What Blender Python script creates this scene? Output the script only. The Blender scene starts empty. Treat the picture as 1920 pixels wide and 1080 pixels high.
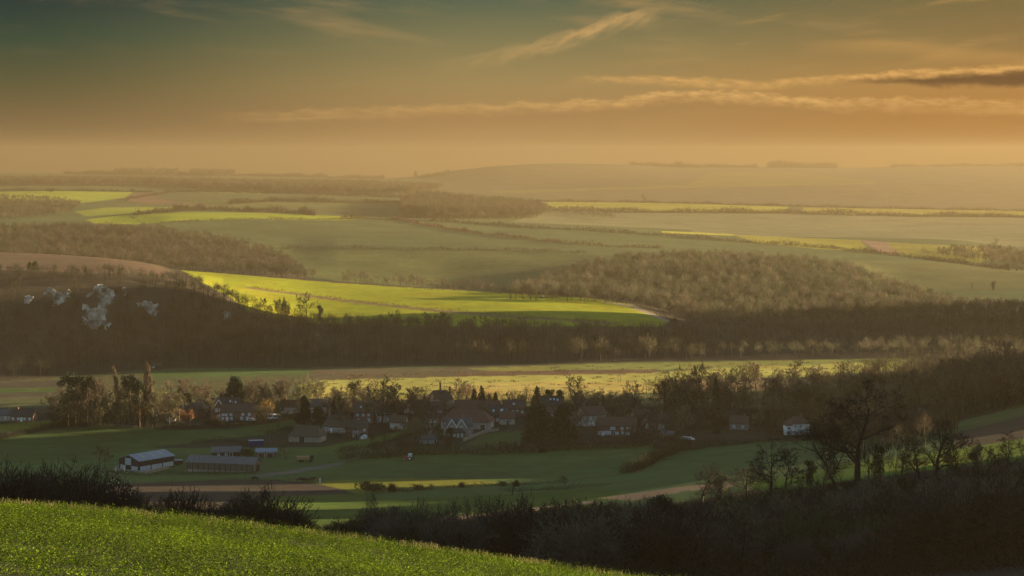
import bpy, math, random
import numpy as np
from mathutils import Vector
R = math.radians
rng = np.random.default_rng(7)
random.seed(7)
scene = bpy.context.scene
COL = scene.collection
F = 3600.0          # focal length in pixels of a 1920 px wide frame
HZ = 290.0          # row of the eye-level horizon
ZC = 116.0          # eye height above the valley datum, metres
EXPO = 2.6
SUN_AZ, SUN_EL = 73.0, 7.5
HAZE, SKYS, SUNS = 1.6e-4, .038, 5.0

# ------------------------------------------------------------------ helpers
def lin(r, g, b):
    f = lambda c: (c/255/12.92) if c/255 <= .04045 else ((c/255+.055)/1.055)**2.4
    return (f(r), f(g), f(b))

def link(o, parent=None):
    COL.objects.link(o)
    if parent is not None: o.parent = parent
    return o

def tag(o, label=None, cat=None, group=None, kind=None):
    if label: o['label'] = label
    if cat: o['category'] = cat
    if group: o['group'] = group
    if kind: o['kind'] = kind
    return o

def mesh_np(name, v, f, mat=None, col=None, smooth=False, attrs=None):
    """v (n,3), f (m,k) -> mesh datablock, optional per-vertex colour"""
    me = bpy.data.meshes.new(name)
    v = np.asarray(v, np.float32); f = np.asarray(f, np.int32)
    n, (m, k) = len(v), f.shape
    me.vertices.add(n); me.vertices.foreach_set('co', v.ravel())
    me.loops.add(m*k); me.loops.foreach_set('vertex_index', f.ravel())
    me.polygons.add(m)
    me.polygons.foreach_set('loop_start', np.arange(0, m*k, k, dtype=np.int32))
    me.polygons.foreach_set('loop_total', np.full(m, k, np.int32))
    if smooth: me.polygons.foreach_set('use_smooth', np.ones(m, bool))
    me.update(calc_edges=True)
    if col is not None:
        a = me.color_attributes.new('Col', 'FLOAT_COLOR', 'POINT')
        c = np.ones((n, 4), np.float32); c[:, :col.shape[1]] = col
        a.data.foreach_set('color', c.ravel())
    for nm, arr in (attrs or {}).items():
        a = me.attributes.new(nm, 'FLOAT', 'POINT'); a.data.foreach_set('value', np.asarray(arr, np.float32))
    if mat: me.materials.append(mat)
    return me

def obj(name, me, parent=None, loc=None, rotz=0):
    o = bpy.data.objects.new(name, me); link(o, parent)
    if loc is not None: o.location = loc
    if rotz: o.rotation_euler = (0, 0, rotz)
    return o

def empty(name, loc, rotz=0, scale=1):
    o = bpy.data.objects.new(name, None); link(o); o.location = loc
    o.rotation_euler = (0, 0, rotz)
    o.scale = scale if isinstance(scale, tuple) else (scale,)*3
    o.empty_display_size = .2
    return o

class MB:
    """collects faces of any size for one mesh"""
    def __init__(s): s.v = []; s.f = []
    def poly(s, pts):
        b = len(s.v); s.v += [tuple(p) for p in pts]; s.f.append(tuple(range(b, b+len(pts)))); return s
    def box(s, x0, x1, y0, y1, z0, z1):
        b = len(s.v)
        s.v += [(x0,y0,z0),(x1,y0,z0),(x1,y1,z0),(x0,y1,z0),(x0,y0,z1),(x1,y0,z1),(x1,y1,z1),(x0,y1,z1)]
        s.f += [tuple(b+i for i in q) for q in ((0,3,2,1),(4,5,6,7),(0,1,5,4),(1,2,6,5),(2,3,7,6),(3,0,4,7))]
        return s
    def bar(s, p0, p1, w, h):
        p0, p1 = Vector(p0), Vector(p1); d = (p1-p0).normalized()
        a = d.cross(Vector((0,0,1)));  a = a.normalized() if a.length > 1e-4 else Vector((1,0,0))
        c = a.cross(d).normalized(); b = len(s.v)
        for p in (p0, p1):
            for i, j in ((-1,-1),(1,-1),(1,1),(-1,1)): s.v.append(tuple(p+a*(i*w/2)+c*(j*h/2)))
        s.f += [tuple(b+i for i in q) for q in ((0,1,2,3),(7,6,5,4),(0,4,5,1),(1,5,6,2),(2,6,7,3),(3,7,4,0))]
        return s
    def cyl(s, p0, p1, r0, r1, n=8):
        p0, p1 = Vector(p0), Vector(p1); d = (p1-p0).normalized()
        a = d.orthogonal().normalized(); c = d.cross(a); b = len(s.v)
        for p, r in ((p0, r0), (p1, r1)):
            for i in range(n):
                t = 2*math.pi*i/n; s.v.append(tuple(p+a*(r*math.cos(t))+c*(r*math.sin(t))))
        for i in range(n):
            j = (i+1) % n; s.f.append((b+i, b+j, b+n+j, b+n+i))
        s.f.append(tuple(b+i for i in range(n))[::-1]); s.f.append(tuple(b+n+i for i in range(n)))
        return s
    def mesh(s, name, mat):
        me = bpy.data.meshes.new(name); me.from_pydata(s.v, [], s.f); me.update()
        if mat: me.materials.append(mat)
        return me
    def build(s, name, mat, parent=None, loc=None, rotz=0): return obj(name, s.mesh(name, mat), parent, loc, rotz)

# ------------------------------------------------------------------ materials
MATS = {}
def mat(name, c, rough=.85, var=.25, scale=3.0, rand=0.0, c2=None, bump=0., trans=0., spec=.2, vcol=False, metal=0., stretch=None):
    """procedural principled material: noise variation, optional per-object variation and vertex colour"""
    m = bpy.data.materials.new(name); m.use_nodes = True; nt = m.node_tree; N = nt.nodes; L = nt.links
    b = N['Principled BSDF']; out = N['Material Output']
    b.inputs['Roughness'].default_value = rough; b.inputs['Specular IOR Level'].default_value = spec
    b.inputs['Metallic'].default_value = metal
    tc = N.new('ShaderNodeTexCoord'); nz = N.new('ShaderNodeTexNoise'); nz.inputs['Scale'].default_value = scale
    nz.inputs['Detail'].default_value = 4
    if stretch:
        mp = N.new('ShaderNodeMapping'); mp.inputs['Scale'].default_value = stretch
        L.new(tc.outputs['Object'], mp.inputs['Vector']); L.new(mp.outputs[0], nz.inputs['Vector'])
    else: L.new(tc.outputs['Object'], nz.inputs['Vector'])
    mx = N.new('ShaderNodeMix'); mx.data_type = 'RGBA'
    cA = tuple(x*(1-var) for x in c); cB = c2 or tuple(min(1, x*(1+var)) for x in c)
    mx.inputs[6].default_value = (*cA, 1); mx.inputs[7].default_value = (*cB, 1)
    rp = N.new('ShaderNodeMapRange'); rp.inputs[1].default_value = .3; rp.inputs[2].default_value = .7
    L.new(nz.outputs['Fac'], rp.inputs[0]); L.new(rp.outputs[0], mx.inputs[0])
    colour = mx.outputs[2]
    if vcol:
        at = N.new('ShaderNodeAttribute'); at.attribute_name = 'Col'
        ml = N.new('ShaderNodeMix'); ml.data_type = 'RGBA'; ml.blend_type = 'MULTIPLY'; ml.inputs[0].default_value = 1
        L.new(colour, ml.inputs[6]); L.new(at.outputs['Color'], ml.inputs[7]); colour = ml.outputs[2]
    if rand:
        oi = N.new('ShaderNodeObjectInfo'); hs = N.new('ShaderNodeHueSaturation')
        a = N.new('ShaderNodeMapRange'); a.inputs[3].default_value = 1-rand; a.inputs[4].default_value = 1+rand
        h = N.new('ShaderNodeMapRange'); h.inputs[3].default_value = .5-.03; h.inputs[4].default_value = .5+.03
        L.new(oi.outputs['Random'], a.inputs[0]); L.new(oi.outputs['Random'], h.inputs[0])
        L.new(a.outputs[0], hs.inputs['Value']); L.new(h.outputs[0], hs.inputs['Hue'])
        L.new(colour, hs.inputs['Color']); colour = hs.outputs[0]
    L.new(colour, b.inputs['Base Color'])
    if bump:
        bp = N.new('ShaderNodeBump'); bp.inputs['Strength'].default_value = bump; bp.inputs['Distance'].default_value = .1
        L.new(nz.outputs['Fac'], bp.inputs['Height']); L.new(bp.outputs[0], b.inputs['Normal'])
    if trans:
        tr = N.new('ShaderNodeBsdfTranslucent'); L.new(colour, tr.inputs['Color'])
        ms = N.new('ShaderNodeMixShader'); ms.inputs[0].default_value = trans
        L.new(b.outputs[0], ms.inputs[1]); L.new(tr.outputs[0], ms.inputs[2]); L.new(ms.outputs[0], out.inputs['Surface'])
    MATS[name] = m
    return m

mat('bark', (.06,.052,.04), rand=.25, scale=2)
mat('bark_dark', (.025,.021,.017), rand=.25, scale=2)
mat('bark_birch', (.42,.38,.33), scale=1.5)
mat('bark_pine', (.10,.06,.04), rand=.2)
mat('twig', (.125,.10,.068), rand=.3, scale=.6, trans=.15)
mat('twig_dark', (.024,.020,.015), rand=.3, scale=.6, trans=.1)
mat('twig_olive', (.12,.11,.055), rand=.3, scale=.6, trans=.15)
mat('twig_red', (.165,.12,.082), rand=.2, scale=.6, trans=.2)
mat('twig_gold', (.22,.16,.045), rand=.2, scale=.6, trans=.25)
mat('twig_grey', (.075,.064,.05), rand=.3, scale=.6, trans=.2)
mat('leaf_rust', (.19,.105,.045), rand=.2, scale=.6, trans=.3)
mat('needle', (.022,.035,.018), rand=.3, scale=.5, trans=.1)
mat('needle_olive', (.04,.045,.02), rand=.3, scale=.5, trans=.1)
mat('ivy', (.03,.04,.015), rand=.2, scale=.5)
mat('wood_mass', (1,1,1), var=.15, scale=.02, vcol=True, trans=.42)
mat('crop_leaf', (.066,.098,.003), var=.6, scale=.5, vcol=True, trans=.25, rough=.7, spec=.08)
mat('seed_head', (.5,.43,.36), var=.2, trans=.4)
mat('reed', (.13,.09,.045), var=.4, scale=.2, trans=.2)
mat('brick', (.22,.13,.10), var=.3, scale=4)
mat('brick_pink', (.24,.14,.11), var=.25, scale=4)
mat('flint', (.33,.31,.27), var=.4, scale=5)
mat('render_white', (.78,.78,.76), var=.06, scale=1.2)
mat('render_cream', (.5,.45,.36), var=.12, scale=1.5)
mat('stone', (.29,.265,.22), var=.35, scale=2.5)
mat('tile_red', (.13,.068,.052), var=.3, scale=3, stretch=(1,1,3))
mat('tile_brown', (.11,.072,.054), var=.35, scale=3, stretch=(1,1,3))
mat('tile_dark', (.065,.056,.05), var=.35, scale=3, stretch=(1,1,3))
mat('slate', (.10,.105,.115), var=.3, scale=3, stretch=(1,1,3))
mat('thatch', (.09,.075,.055), var=.3, scale=1.5)
mat('sheet_metal', (.19,.235,.29), var=.15, scale=1.5, rough=.45, spec=.5, stretch=(6,.4,1))
mat('asbestos', (.14,.14,.14), var=.35, scale=1.2, stretch=(4,.5,1))
mat('sheet_black', (.018,.021,.026), var=.2, rough=.6)
mat('panel_pale', (.34,.41,.46), var=.08, scale=1.5)
mat('rooflight', (.42,.40,.30), var=.1)
mat('timber', (.13,.115,.09), var=.45, scale=2.5, stretch=(5,5,.3))
mat('timber_dark', (.05,.042,.035), var=.35, scale=2, stretch=(4,4,.4))
mat('paint_white', (.8,.8,.79), var=.04)
mat('glass', (.10,.13,.16), var=.1, rough=.12, spec=.9)
mat('glass_pale', (.45,.55,.62), var=.1, rough=.15, spec=.9)
mat('door_blue', (.42,.55,.60), var=.05)
mat('door_dark', (.06,.05,.045), var=.1)
mat('pot', (.25,.11,.07), var=.1)
mat('blue_paint', (.025,.045,.16), var=.1, rough=.5)
mat('red_paint', (.35,.03,.02), var=.1, rough=.45)
mat('green_paint', (.03,.10,.03), var=.1, rough=.45)
mat('rubber', (.015,.015,.015), var=.1)
mat('hide_black', (.015,.013,.012), var=.2)
mat('hide_brown', (.06,.032,.02), var=.2)
mat('chalk', (.06,.058,.045), c2=(.50,.49,.44), var=0, scale=.22, bump=.8)
mat('straw', (.35,.26,.12), var=.2)
mat('wall_stone', (.24,.22,.19), var=.35, scale=1.5)
mat('gravestone', (.55,.54,.5), var=.15)

# ------------------------------------------------------------------ terrain
# every line is a real ridge, terrace or valley bottom: bearing key -> (distance, depression row)
def pchip(xk, yk, x):
    xk = np.asarray(xk, float); yk = np.asarray(yk, float)
    h = np.diff(xk); d = np.diff(yk)/h; n = len(xk)
    m = np.zeros(n)
    if n == 2: m[:] = d[0]
    else:
        w1 = 2*h[1:]+h[:-1]; w2 = h[1:]+2*h[:-1]
        ok = d[:-1]*d[1:] > 0
        with np.errstate(divide='ignore', invalid='ignore'):
            hm = (w1+w2)/(w1/d[:-1]+w2/d[1:])
        m[1:-1] = np.where(ok, hm, 0); m[0] = d[0]; m[-1] = d[-1]
    x = np.clip(x, xk[0], xk[-1])
    i = np.clip(np.searchsorted(xk, x)-1, 0, n-2)
    t = (x-xk[i])/h[i]
    return (yk[i]*(1+2*t)*(1-t)**2 + h[i]*m[i]*t*(1-t)**2 + yk[i+1]*t*t*(3-2*t) + h[i]*m[i+1]*t*t*(t-1))

EDGE = {-300:932, 0:951, 150:961, 300:976, 450:992, 600:1011, 800:1036, 1000:1064, 1230:1098, 1600:1130, 1920:1165, 2600:1220}
LINES = [
 {0:(140,1020),300:(140,1035),600:(140,1050),960:(140,1078),1280:(140,1100),1600:(140,1100),1920:(140,1085)},
 {0:(260,1000),300:(260,1010),600:(260,1030),960:(260,1055),1280:(260,1060),1600:(260,1020),1920:(260,975)},
 {0:(400,975),300:(400,985),600:(400,1000),960:(400,1000),1280:(400,955),1600:(400,893),1920:(432,842)},
 {0:(560,950),300:(560,945),600:(560,950),960:(560,932),1280:(560,895),1600:(560,852),1920:(605,792)},
 {0:(680,903),300:(680,903),600:(680,903),960:(680,902),1280:(680,875),1600:(680,840),1920:(760,768)},
 {0:(760,860),320:(760,864),640:(760,860),960:(760,858),1280:(760,848),1600:(760,828),1920:(850,757)},
 {0:(860,806),320:(860,806),640:(860,804),960:(860,802),1280:(860,801),1600:(860,801),1920:(905,749)},
 {0:(960,752),640:(960,752),1280:(960,752),1600:(960,752),1920:(960,735)},
 {-300:(1020,725),0:(1045,716),300:(1110,692),640:(1120,689),960:(1130,684),1300:(1150,677),1700:(1165,672),1920:(1165,675)},
 {-300:(1290,505),0:(1300,508),200:(1300,513),330:(1310,528),450:(1310,568),600:(1290,610),800:(1270,619),1000:(1260,627),1280:(1260,640),1600:(1280,636),1920:(1290,632)},
 {-300:(1600,470),0:(1600,474),150:(1600,480),280:(1600,494),330:(1580,506),430:(1560,515),640:(1540,532),800:(1520,542),960:(1510,551),1100:(1500,559),1200:(1480,573),1280:(1440,600),1350:(1430,612),1600:(1440,610),1920:(1450,605)},
 {-300:(1800,488),0:(1800,488),330:(1800,511),430:(1780,517),640:(1780,533),800:(1780,546),960:(1700,557),1100:(1650,559),1280:(1620,563),1600:(1640,568),1920:(1650,570)},
 {-300:(2150,452),0:(2150,452),200:(2150,452),430:(2150,462),550:(2150,470),640:(2150,466),960:(2150,468),1100:(2100,475),1280:(2020,486),1450:(2000,492),1600:(1950,513),1700:(1850,544),1920:(1800,549)},
 {-300:(2450,425),0:(2450,425),200:(2450,425),430:(2450,432),640:(2450,435),960:(2450,441),1280:(2400,462),1600:(2250,488),1920:(2050,515)},
 {-300:(2800,405),0:(2800,407),200:(2800,410),330:(2800,404),640:(2800,411),730:(2800,414),960:(2750,425),1280:(2650,444),1600:(2500,469),1920:(2250,505)},
 {-300:(3100,385),0:(3100,388),330:(3050,396),640:(3080,404),730:(3100,409),960:(3050,418),1280:(3000,434),1380:(2950,440),1600:(2800,450),1780:(2650,461),1920:(2500,490)},
 {-300:(3500,384),0:(3500,384),640:(3500,400),800:(3500,404),960:(3500,412),1280:(3500,422),1600:(3500,428),1920:(3350,440)},
 {-300:(3800,364),0:(3800,365),330:(4000,370),640:(4000,377),800:(4000,382),960:(4000,393),1280:(4000,398),1600:(4000,402),1920:(4000,408)},
 {-300:(4100,357),0:(4100,357),330:(4300,360),640:(4300,367),800:(4300,371),960:(4400,378),1280:(4400,382),1600:(4400,390),1920:(4400,395)},
 {-300:(5000,351),0:(5000,352),640:(5000,362),960:(5000,369),1280:(5000,373),1600:(5000,378),1920:(5000,382)},
 {-300:(6000,340),0:(6000,341),640:(6000,349),800:(6000,353),960:(6000,356),1280:(6000,347),1600:(6000,344),1920:(6000,346)},
 {-300:(7000,331),0:(7000,331),640:(7000,337),800:(7000,338),960:(7000,331),1280:(7000,329),1600:(7000,327),1920:(7000,327)},
 {-300:(8500,323),0:(8500,324),330:(8500,326),500:(8500,330),700:(8500,335),780:(8500,331),860:(8500,319),960:(8500,309.5),1040:(8500,306.5),1160:(8500,308),1280:(8500,313),1450:(8500,313),1600:(8500,314),1750:(8500,311.5),1920:(8500,310)},
]
cols = np.unique(np.concatenate([np.linspace(-1200,-60,20), np.arange(-60,1985,3.0), np.linspace(1990,4200,45)]))
def seg(a, b, n): return np.exp(np.linspace(math.log(a), math.log(b), n, endpoint=False))
rows = np.concatenate([seg(4,25,24), seg(25,100,110), seg(100,480,130), seg(480,1180,260), seg(1180,2200,150), seg(2200,5000,190), seg(5000,9900,105)])
NC, NR = len(cols), len(rows)
keyz = []
ex = np.array(list(EDGE)); ey = np.array(list(EDGE.values()), float)
edge_py = pchip(ex, ey, cols)
edge_dep = (edge_py-HZ)/F
for ln in LINES:
    k = sorted(ln); yy = pchip(k, [ln[i][0] for i in k], cols); pp = pchip(k, [ln[i][1] for i in k], cols)
    keyz.append((yy, ZC-yy*(pp-HZ)/F))
Z = np.zeros((NR, NC))
for j in range(NC):
    s = edge_dep[j]-1.7/85
    ky = [0, 20, 40, 60, 85, 100]; kz = [ZC-1.7, ZC-1.7-s*20, ZC-1.7-s*40, ZC-1.7-s*60, ZC-1.7-s*85, ZC-1.7-s*100-.9]
    ky += [k[0][j] for k in keyz]; kz += [k[1][j] for k in keyz]
    zl = kz[-1]
    ky += [9200, 9900]; kz += [zl-22, zl-60]
    Z[:, j] = pchip(ky, kz, rows)
X = (cols[None, :]-960)/F*rows[:, None]
Y = np.repeat(rows[:, None], NC, 1)
# gentle unevenness of the land
Z += .25*np.sin(X/23+1.3)*np.sin(Y/31)*np.clip((Y-120)/300, 0, 1)
# added unseen ridge off right: notched crest shades village and woods, lights strips
sa = R(SUN_AZ); sx, sy = math.sin(sa), math.cos(sa)
S_ = X*sx+Y*sy; W_ = -X*sy+Y*sx
SHADE_RIDGE = [(-400,0),(94,0),(112,152),(346,150),(364,44),(476,44),(494,130),(504,128),(536,62),(572,62),(604,118),(628,110),(641,48),(661,48),(674,118),(800,112),(850,92),(885,55),(905,0),(1078,0),(1112,148),(1285,142),(1330,60),(1370,0),(1500,0)]
crest_z = np.interp(W_, [p[0] for p in SHADE_RIDGE], [p[1] for p in SHADE_RIDGE])
# S at which a point of given W leaves the right edge of the view: x = .2667 y (frame edge)
s_edge = W_*(.2667*sx+sy)/(sx-.2667*sy)
t = (S_-s_edge-170)/95
bump = np.maximum(0, crest_z-Z)*np.exp(-t*t)*np.clip((X/Y-.272)/.06, 0, 1)
Z += bump
PY = HZ+F*(ZC-Z)/Y
PX = np.repeat(cols[None, :], NR, 0)

lrows = np.log(rows)
def zg(x, y):
    x = np.asarray(x, float); y = np.asarray(y, float)
    c = np.clip(np.interp(960+F*x/y, cols, np.arange(NC)), 0, NC-1.001); r = np.clip(np.interp(np.log(y), lrows, np.arange(NR)), 0, NR-1.001)
    i = r.astype(int); j = c.astype(int); fr = r-i; fc = c-j
    return (Z[i,j]*(1-fr)*(1-fc)+Z[i+1,j]*fr*(1-fc)+Z[i,j+1]*(1-fr)*fc+Z[i+1,j+1]*fr*fc)
def gp(px, py, ymin=100, ymax=11000):
    """the ground point seen on bearing px at depression row py, searched outwards from ymin"""
    j = np.interp(px, cols, np.arange(NC)); j0 = int(min(j, NC-2)); fj = j-j0
    p = PY[:, j0]*(1-fj)+PY[:, j0+1]*fj
    i0 = int(np.searchsorted(rows, ymin)); i1 = min(NR-1, int(np.searchsorted(rows, ymax)))
    best = i0
    for i in range(i0, i1):
        if p[i] >= py >= p[i+1]:
            fr = (p[i]-py)/max(1e-9, p[i]-p[i+1]); y = rows[i]*(1-fr)+rows[i+1]*fr; break
    else:
        i = i0+int(np.argmin(np.abs(p[i0:i1]-py))); y = rows[i]
    x = (px-960)/F*y
    return Vector((x, y, float(zg(x, y))))
def on(px, y):
    x = (px-960)/F*y
    return Vector((x, y, float(zg(x, y))))
def inpoly(px, py, poly):
    r = np.zeros(px.shape, bool); n = len(poly)
    for i in range(n):
        x1, y1 = poly[i]; x2, y2 = poly[(i+1) % n]
        c = ((y1 > py) != (y2 > py))
        if y1 == y2: continue
        r ^= c & (px < (x2-x1)*(py-y1)/(y2-y1)+x1)
    return r

# ------------------------------------------------------------------ fields
NAMES = ['ground','crop_field','ploughed_field','pasture','meadow','woodland_floor','yard','track','stubble_and_hazed_field']
FID = np.zeros((NR, NC), np.int32)
GC = np.zeros((NR, NC, 3)); FUR = np.zeros((NR, NC))
PAST = (.062,.108,.032); DULL = (.08,.105,.045); SUNLIT_CROP = (.27,.30,.02); WOODC = (.05,.042,.03)
def zone(y0, y1, c, name):
    k = (Y >= y0) & (Y < y1); GC[k] = c; FID[k] = NAMES.index(name)
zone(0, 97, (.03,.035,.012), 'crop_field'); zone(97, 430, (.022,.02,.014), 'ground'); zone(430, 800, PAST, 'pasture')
zone(800, 935, (.034,.036,.022), 'ground'); zone(935, 1180, (.085,.09,.04), 'meadow'); zone(1180, 1700, WOODC, 'woodland_floor')
zone(1700, 20000, DULL, 'pasture')
# woodland floor below the chalk hill, starting at its foot
foot = np.interp(cols, [-300,0,300,640,960,1300,1700,1920], [1020,1045,1112,1122,1132,1152,1167,1100])
k = (Y > foot[None, :]) & (Y < 1700); GC[k] = WOODC; FID[k] = NAMES.index('woodland_floor')
k = (Y <= foot[None, :]) & (Y > 935); FID[k] = NAMES.index('meadow'); GC[k] = (.085,.09,.04)
POLYS = [  # far lit fields and strips: sunlight is put into their brighter colours
 ('stubble_and_hazed_field',(.18,.185,.10),3200,4000,0,[(1060,385),(2000,300),(2000,700),(930,425)]),  # this and the next two fields: distant haze put into the paler colour
 ('stubble_and_hazed_field',(.12,.11,.07),4450,8400,0,[(860,322),(980,312),(2000,300),(2000,700),(1010,372),(760,354)]),
 ('stubble_and_hazed_field',(.16,.165,.09),2900,3400,0,[(1320,300),(2000,300),(2000,700),(1250,700)]),
 ('ploughed_field',(.055,.046,.035),480,800,.5,[(150,916),(215,908),(330,903),(430,899),(520,900),(590,906),(640,917),(668,926),(600,928),(520,930),(470,946),(440,1010),(150,1010)]),
 ('pasture',(.075,.125,.02),420,720,1,[(470,946),(520,930),(600,928),(668,926),(740,936),(900,930),(1130,915),(1180,930),(1120,940),(900,965),(700,992),(600,1010),(520,1010),(480,985)]),
 ('ploughed_field',(.075,.062,.05),420,600,.5,[(440,1010),(520,1010),(600,1010),(590,992),(540,968),(500,955),(470,950)]),
 ('pasture',(.15,.16,.022),600,720,.3,[(585,904),(640,900),(760,897),(900,899),(940,905),(900,912),(760,917),(668,926),(640,917),(600,908)]),
 ('track',(.26,.17,.10),380,640,0,[(1120,934),(1200,923),(1290,911),(1400,903),(1400,910),(1290,920),(1180,938)]),
 ('track',(.24,.18,.13),380,600,0,[(760,977),(900,964),(1000,952),(1120,938),(1120,942),(1000,958),(900,971),(770,985)]),
 ('pasture',(.13,.19,.016),330,590,1,[(1380,908),(1500,888),(1600,866),(1750,848),(1920,822),(2000,808),(2000,850),(1920,862),(1750,880),(1600,900),(1450,925)]),
 ('ploughed_field',(.085,.06,.04),430,860,1,[(1780,814),(1850,797),(1920,779),(2000,760),(2000,808),(1920,822),(1800,840)]),
 ('pasture',(.07,.10,.025),480,940,0,[(1780,806),(1860,776),(1920,754),(2000,738),(2000,760),(1920,779),(1850,797)]),
 ('pasture',(.12,.13,.022),740,930,0,[(-60,800),(0,796),(60,790),(180,784),(208,784),(185,790),(90,800),(0,812),(-60,820)]),
 ('pasture',(.055,.088,.025),740,930,0,[(-60,830),(0,822),(100,805),(200,795),(300,806),(420,806),(556,786),(556,800),(520,812),(430,822),(-60,880)]),
 ('yard',(.24,.235,.22),680,800,0,[(218,872),(240,879),(274,878),(318,871),(320,876),(273,887),(222,880)]),
 ('track',(.13,.12,.10),660,800,0,[(470,891),(540,883),(590,874),(640,867),(645,871),(590,881),(540,889),(480,896)]),
 ('pasture',(.06,.09,.026),740,900,0,[(868,838),(905,814),(975,806),(988,815),(1000,838),(940,846)]),
 ('pasture',(.07,.115,.022),720,900,0,[(560,852),(620,835),(720,816),(802,796),(806,802),(720,830),(700,840),(620,848)]),
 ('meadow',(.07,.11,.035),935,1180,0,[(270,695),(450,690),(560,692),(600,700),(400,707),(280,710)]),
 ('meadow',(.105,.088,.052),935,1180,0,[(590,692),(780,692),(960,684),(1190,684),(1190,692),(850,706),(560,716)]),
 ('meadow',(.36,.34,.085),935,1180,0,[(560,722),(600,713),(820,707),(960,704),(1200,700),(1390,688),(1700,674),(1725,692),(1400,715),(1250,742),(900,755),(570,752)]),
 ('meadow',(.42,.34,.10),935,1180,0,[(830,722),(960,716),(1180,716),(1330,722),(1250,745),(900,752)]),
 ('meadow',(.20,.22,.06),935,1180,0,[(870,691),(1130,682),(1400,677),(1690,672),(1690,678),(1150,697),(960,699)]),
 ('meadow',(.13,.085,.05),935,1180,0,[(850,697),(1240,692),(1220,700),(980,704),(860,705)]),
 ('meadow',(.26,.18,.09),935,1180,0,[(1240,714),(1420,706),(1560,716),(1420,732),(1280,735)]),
 ('meadow',(.065,.058,.042),935,1060,0,[(-60,718),(120,712),(120,742),(-60,748)]),
 ('meadow',(.06,.10,.03),935,1060,0,[(-60,728),(105,727),(105,735),(-60,737)]),
 ('stubble_and_hazed_field',(.105,.075,.052),1250,1660,.3,[(-90,462),(60,472),(160,479),(260,491),(300,499),(322,508),(300,514),(200,512),(0,506),(-90,505)]),
 ('crop_field',SUNLIT_CROP,1200,1680,.5,[(338,505),(420,513),(640,531),(800,541),(960,550),(1100,558),(1190,572),(1255,602),(1240,612),(1060,612),(800,612),(560,604),(470,585),(430,556),(380,530)]),  # crop colour raised to stand for the sun on it
 ('track',(.19,.12,.08),1200,1680,0,[(462,538),(640,561),(800,579),(960,592),(1150,605),(1150,608),(960,596),(800,583),(640,565),(462,541)]),
 ('track',(.24,.21,.16),1200,1680,0,[(1120,565),(1190,572),(1260,602),(1246,602),(1180,576)]),
 ('crop_field',(.26,.32,.03),2500,3100,.5,[(160,412),(240,402),(350,398),(480,399),(640,405),(705,408),(640,413),(480,411),(330,415),(250,421),(180,420)]),
 ('crop_field',(.24,.30,.035),3300,4300,0,[(-60,361),(100,358),(250,360),(235,371),(150,381),(0,373),(-60,371)]),
 ('crop_field',(.21,.25,.04),2800,3700,0,[(140,396),(200,389),(330,388),(350,393),(260,399),(160,406)]),
 ('crop_field',(.24,.27,.05),3900,5200,0,[(310,348),(420,349),(500,353),(490,363),(380,361)]),
 ('pasture',(.11,.13,.045),3300,4300,0,[(300,381),(480,372),(560,378),(760,373),(760,381),(560,389),(400,391)]),
 ('ploughed_field',(.15,.10,.07),3000,4300,0,[(232,372),(255,361),(300,360),(285,368),(330,378),(420,385),(300,383),(250,380)]),
 ('crop_field',(.30,.30,.05),3850,4500,0,[(970,377),(1280,381),(1480,388),(1470,398),(1280,398),(1000,391)]),
 ('crop_field',(.28,.26,.05),3850,4500,0,[(1508,389),(1920,395),(2000,396),(2000,405),(1920,405),(1500,400)]),
 ('crop_field',(.31,.31,.05),2200,3000,1,[(1375,440),(1500,446),(1612,450),(1632,471),(1540,467),(1420,456)]),
 ('crop_field',(.31,.30,.06),2200,3000,1,[(1662,454),(1780,460),(1850,463),(1872,480),(1835,493),(1690,479)]),
 ('ploughed_field',(.26,.17,.12),2200,3000,0,[(1612,450),(1662,454),(1690,479),(1655,475)]),
 ('crop_field',(.36,.36,.05),2600,3100,0,[(1240,433),(1375,439),(1375,442),(1240,437)]),
 ('pasture',(.12,.13,.05),1850,2600,.3,[(1590,488),(1750,490),(1920,508),(2000,515),(2000,550),(1720,548),(1640,512)]),
 ('pasture',(.10,.12,.045),1700,2300,0,[(520,466),(700,465),(960,468),(1100,474),(1000,520),(860,545),(640,528),(590,522)]),
 ('crop_field',(.16,.15,.05),5200,7800,0,[(1330,323),(1480,322),(1640,340),(1400,346),(1290,346)]),
 ('crop_field',(.17,.16,.05),4700,7000,0,[(920,358),(1280,347),(1640,342),(1640,345),(1280,352),(940,363)]),
 ('ground',(.08,.07,.045),1700,2400,0,[(-60,436),(200,434),(300,440),(420,458),(500,472),(540,500),(590,526),(300,510),(-60,490)]),
]
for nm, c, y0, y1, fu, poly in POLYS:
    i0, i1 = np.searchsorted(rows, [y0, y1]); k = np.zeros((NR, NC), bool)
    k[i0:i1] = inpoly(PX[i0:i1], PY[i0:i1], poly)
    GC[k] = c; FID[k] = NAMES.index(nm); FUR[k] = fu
# soften colour over about one cell
for _ in range(1):
    GC[1:-1,1:-1] = .5*GC[1:-1,1:-1]+.125*(GC[:-2,1:-1]+GC[2:,1:-1]+GC[1:-1,:-2]+GC[1:-1,2:])

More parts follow.
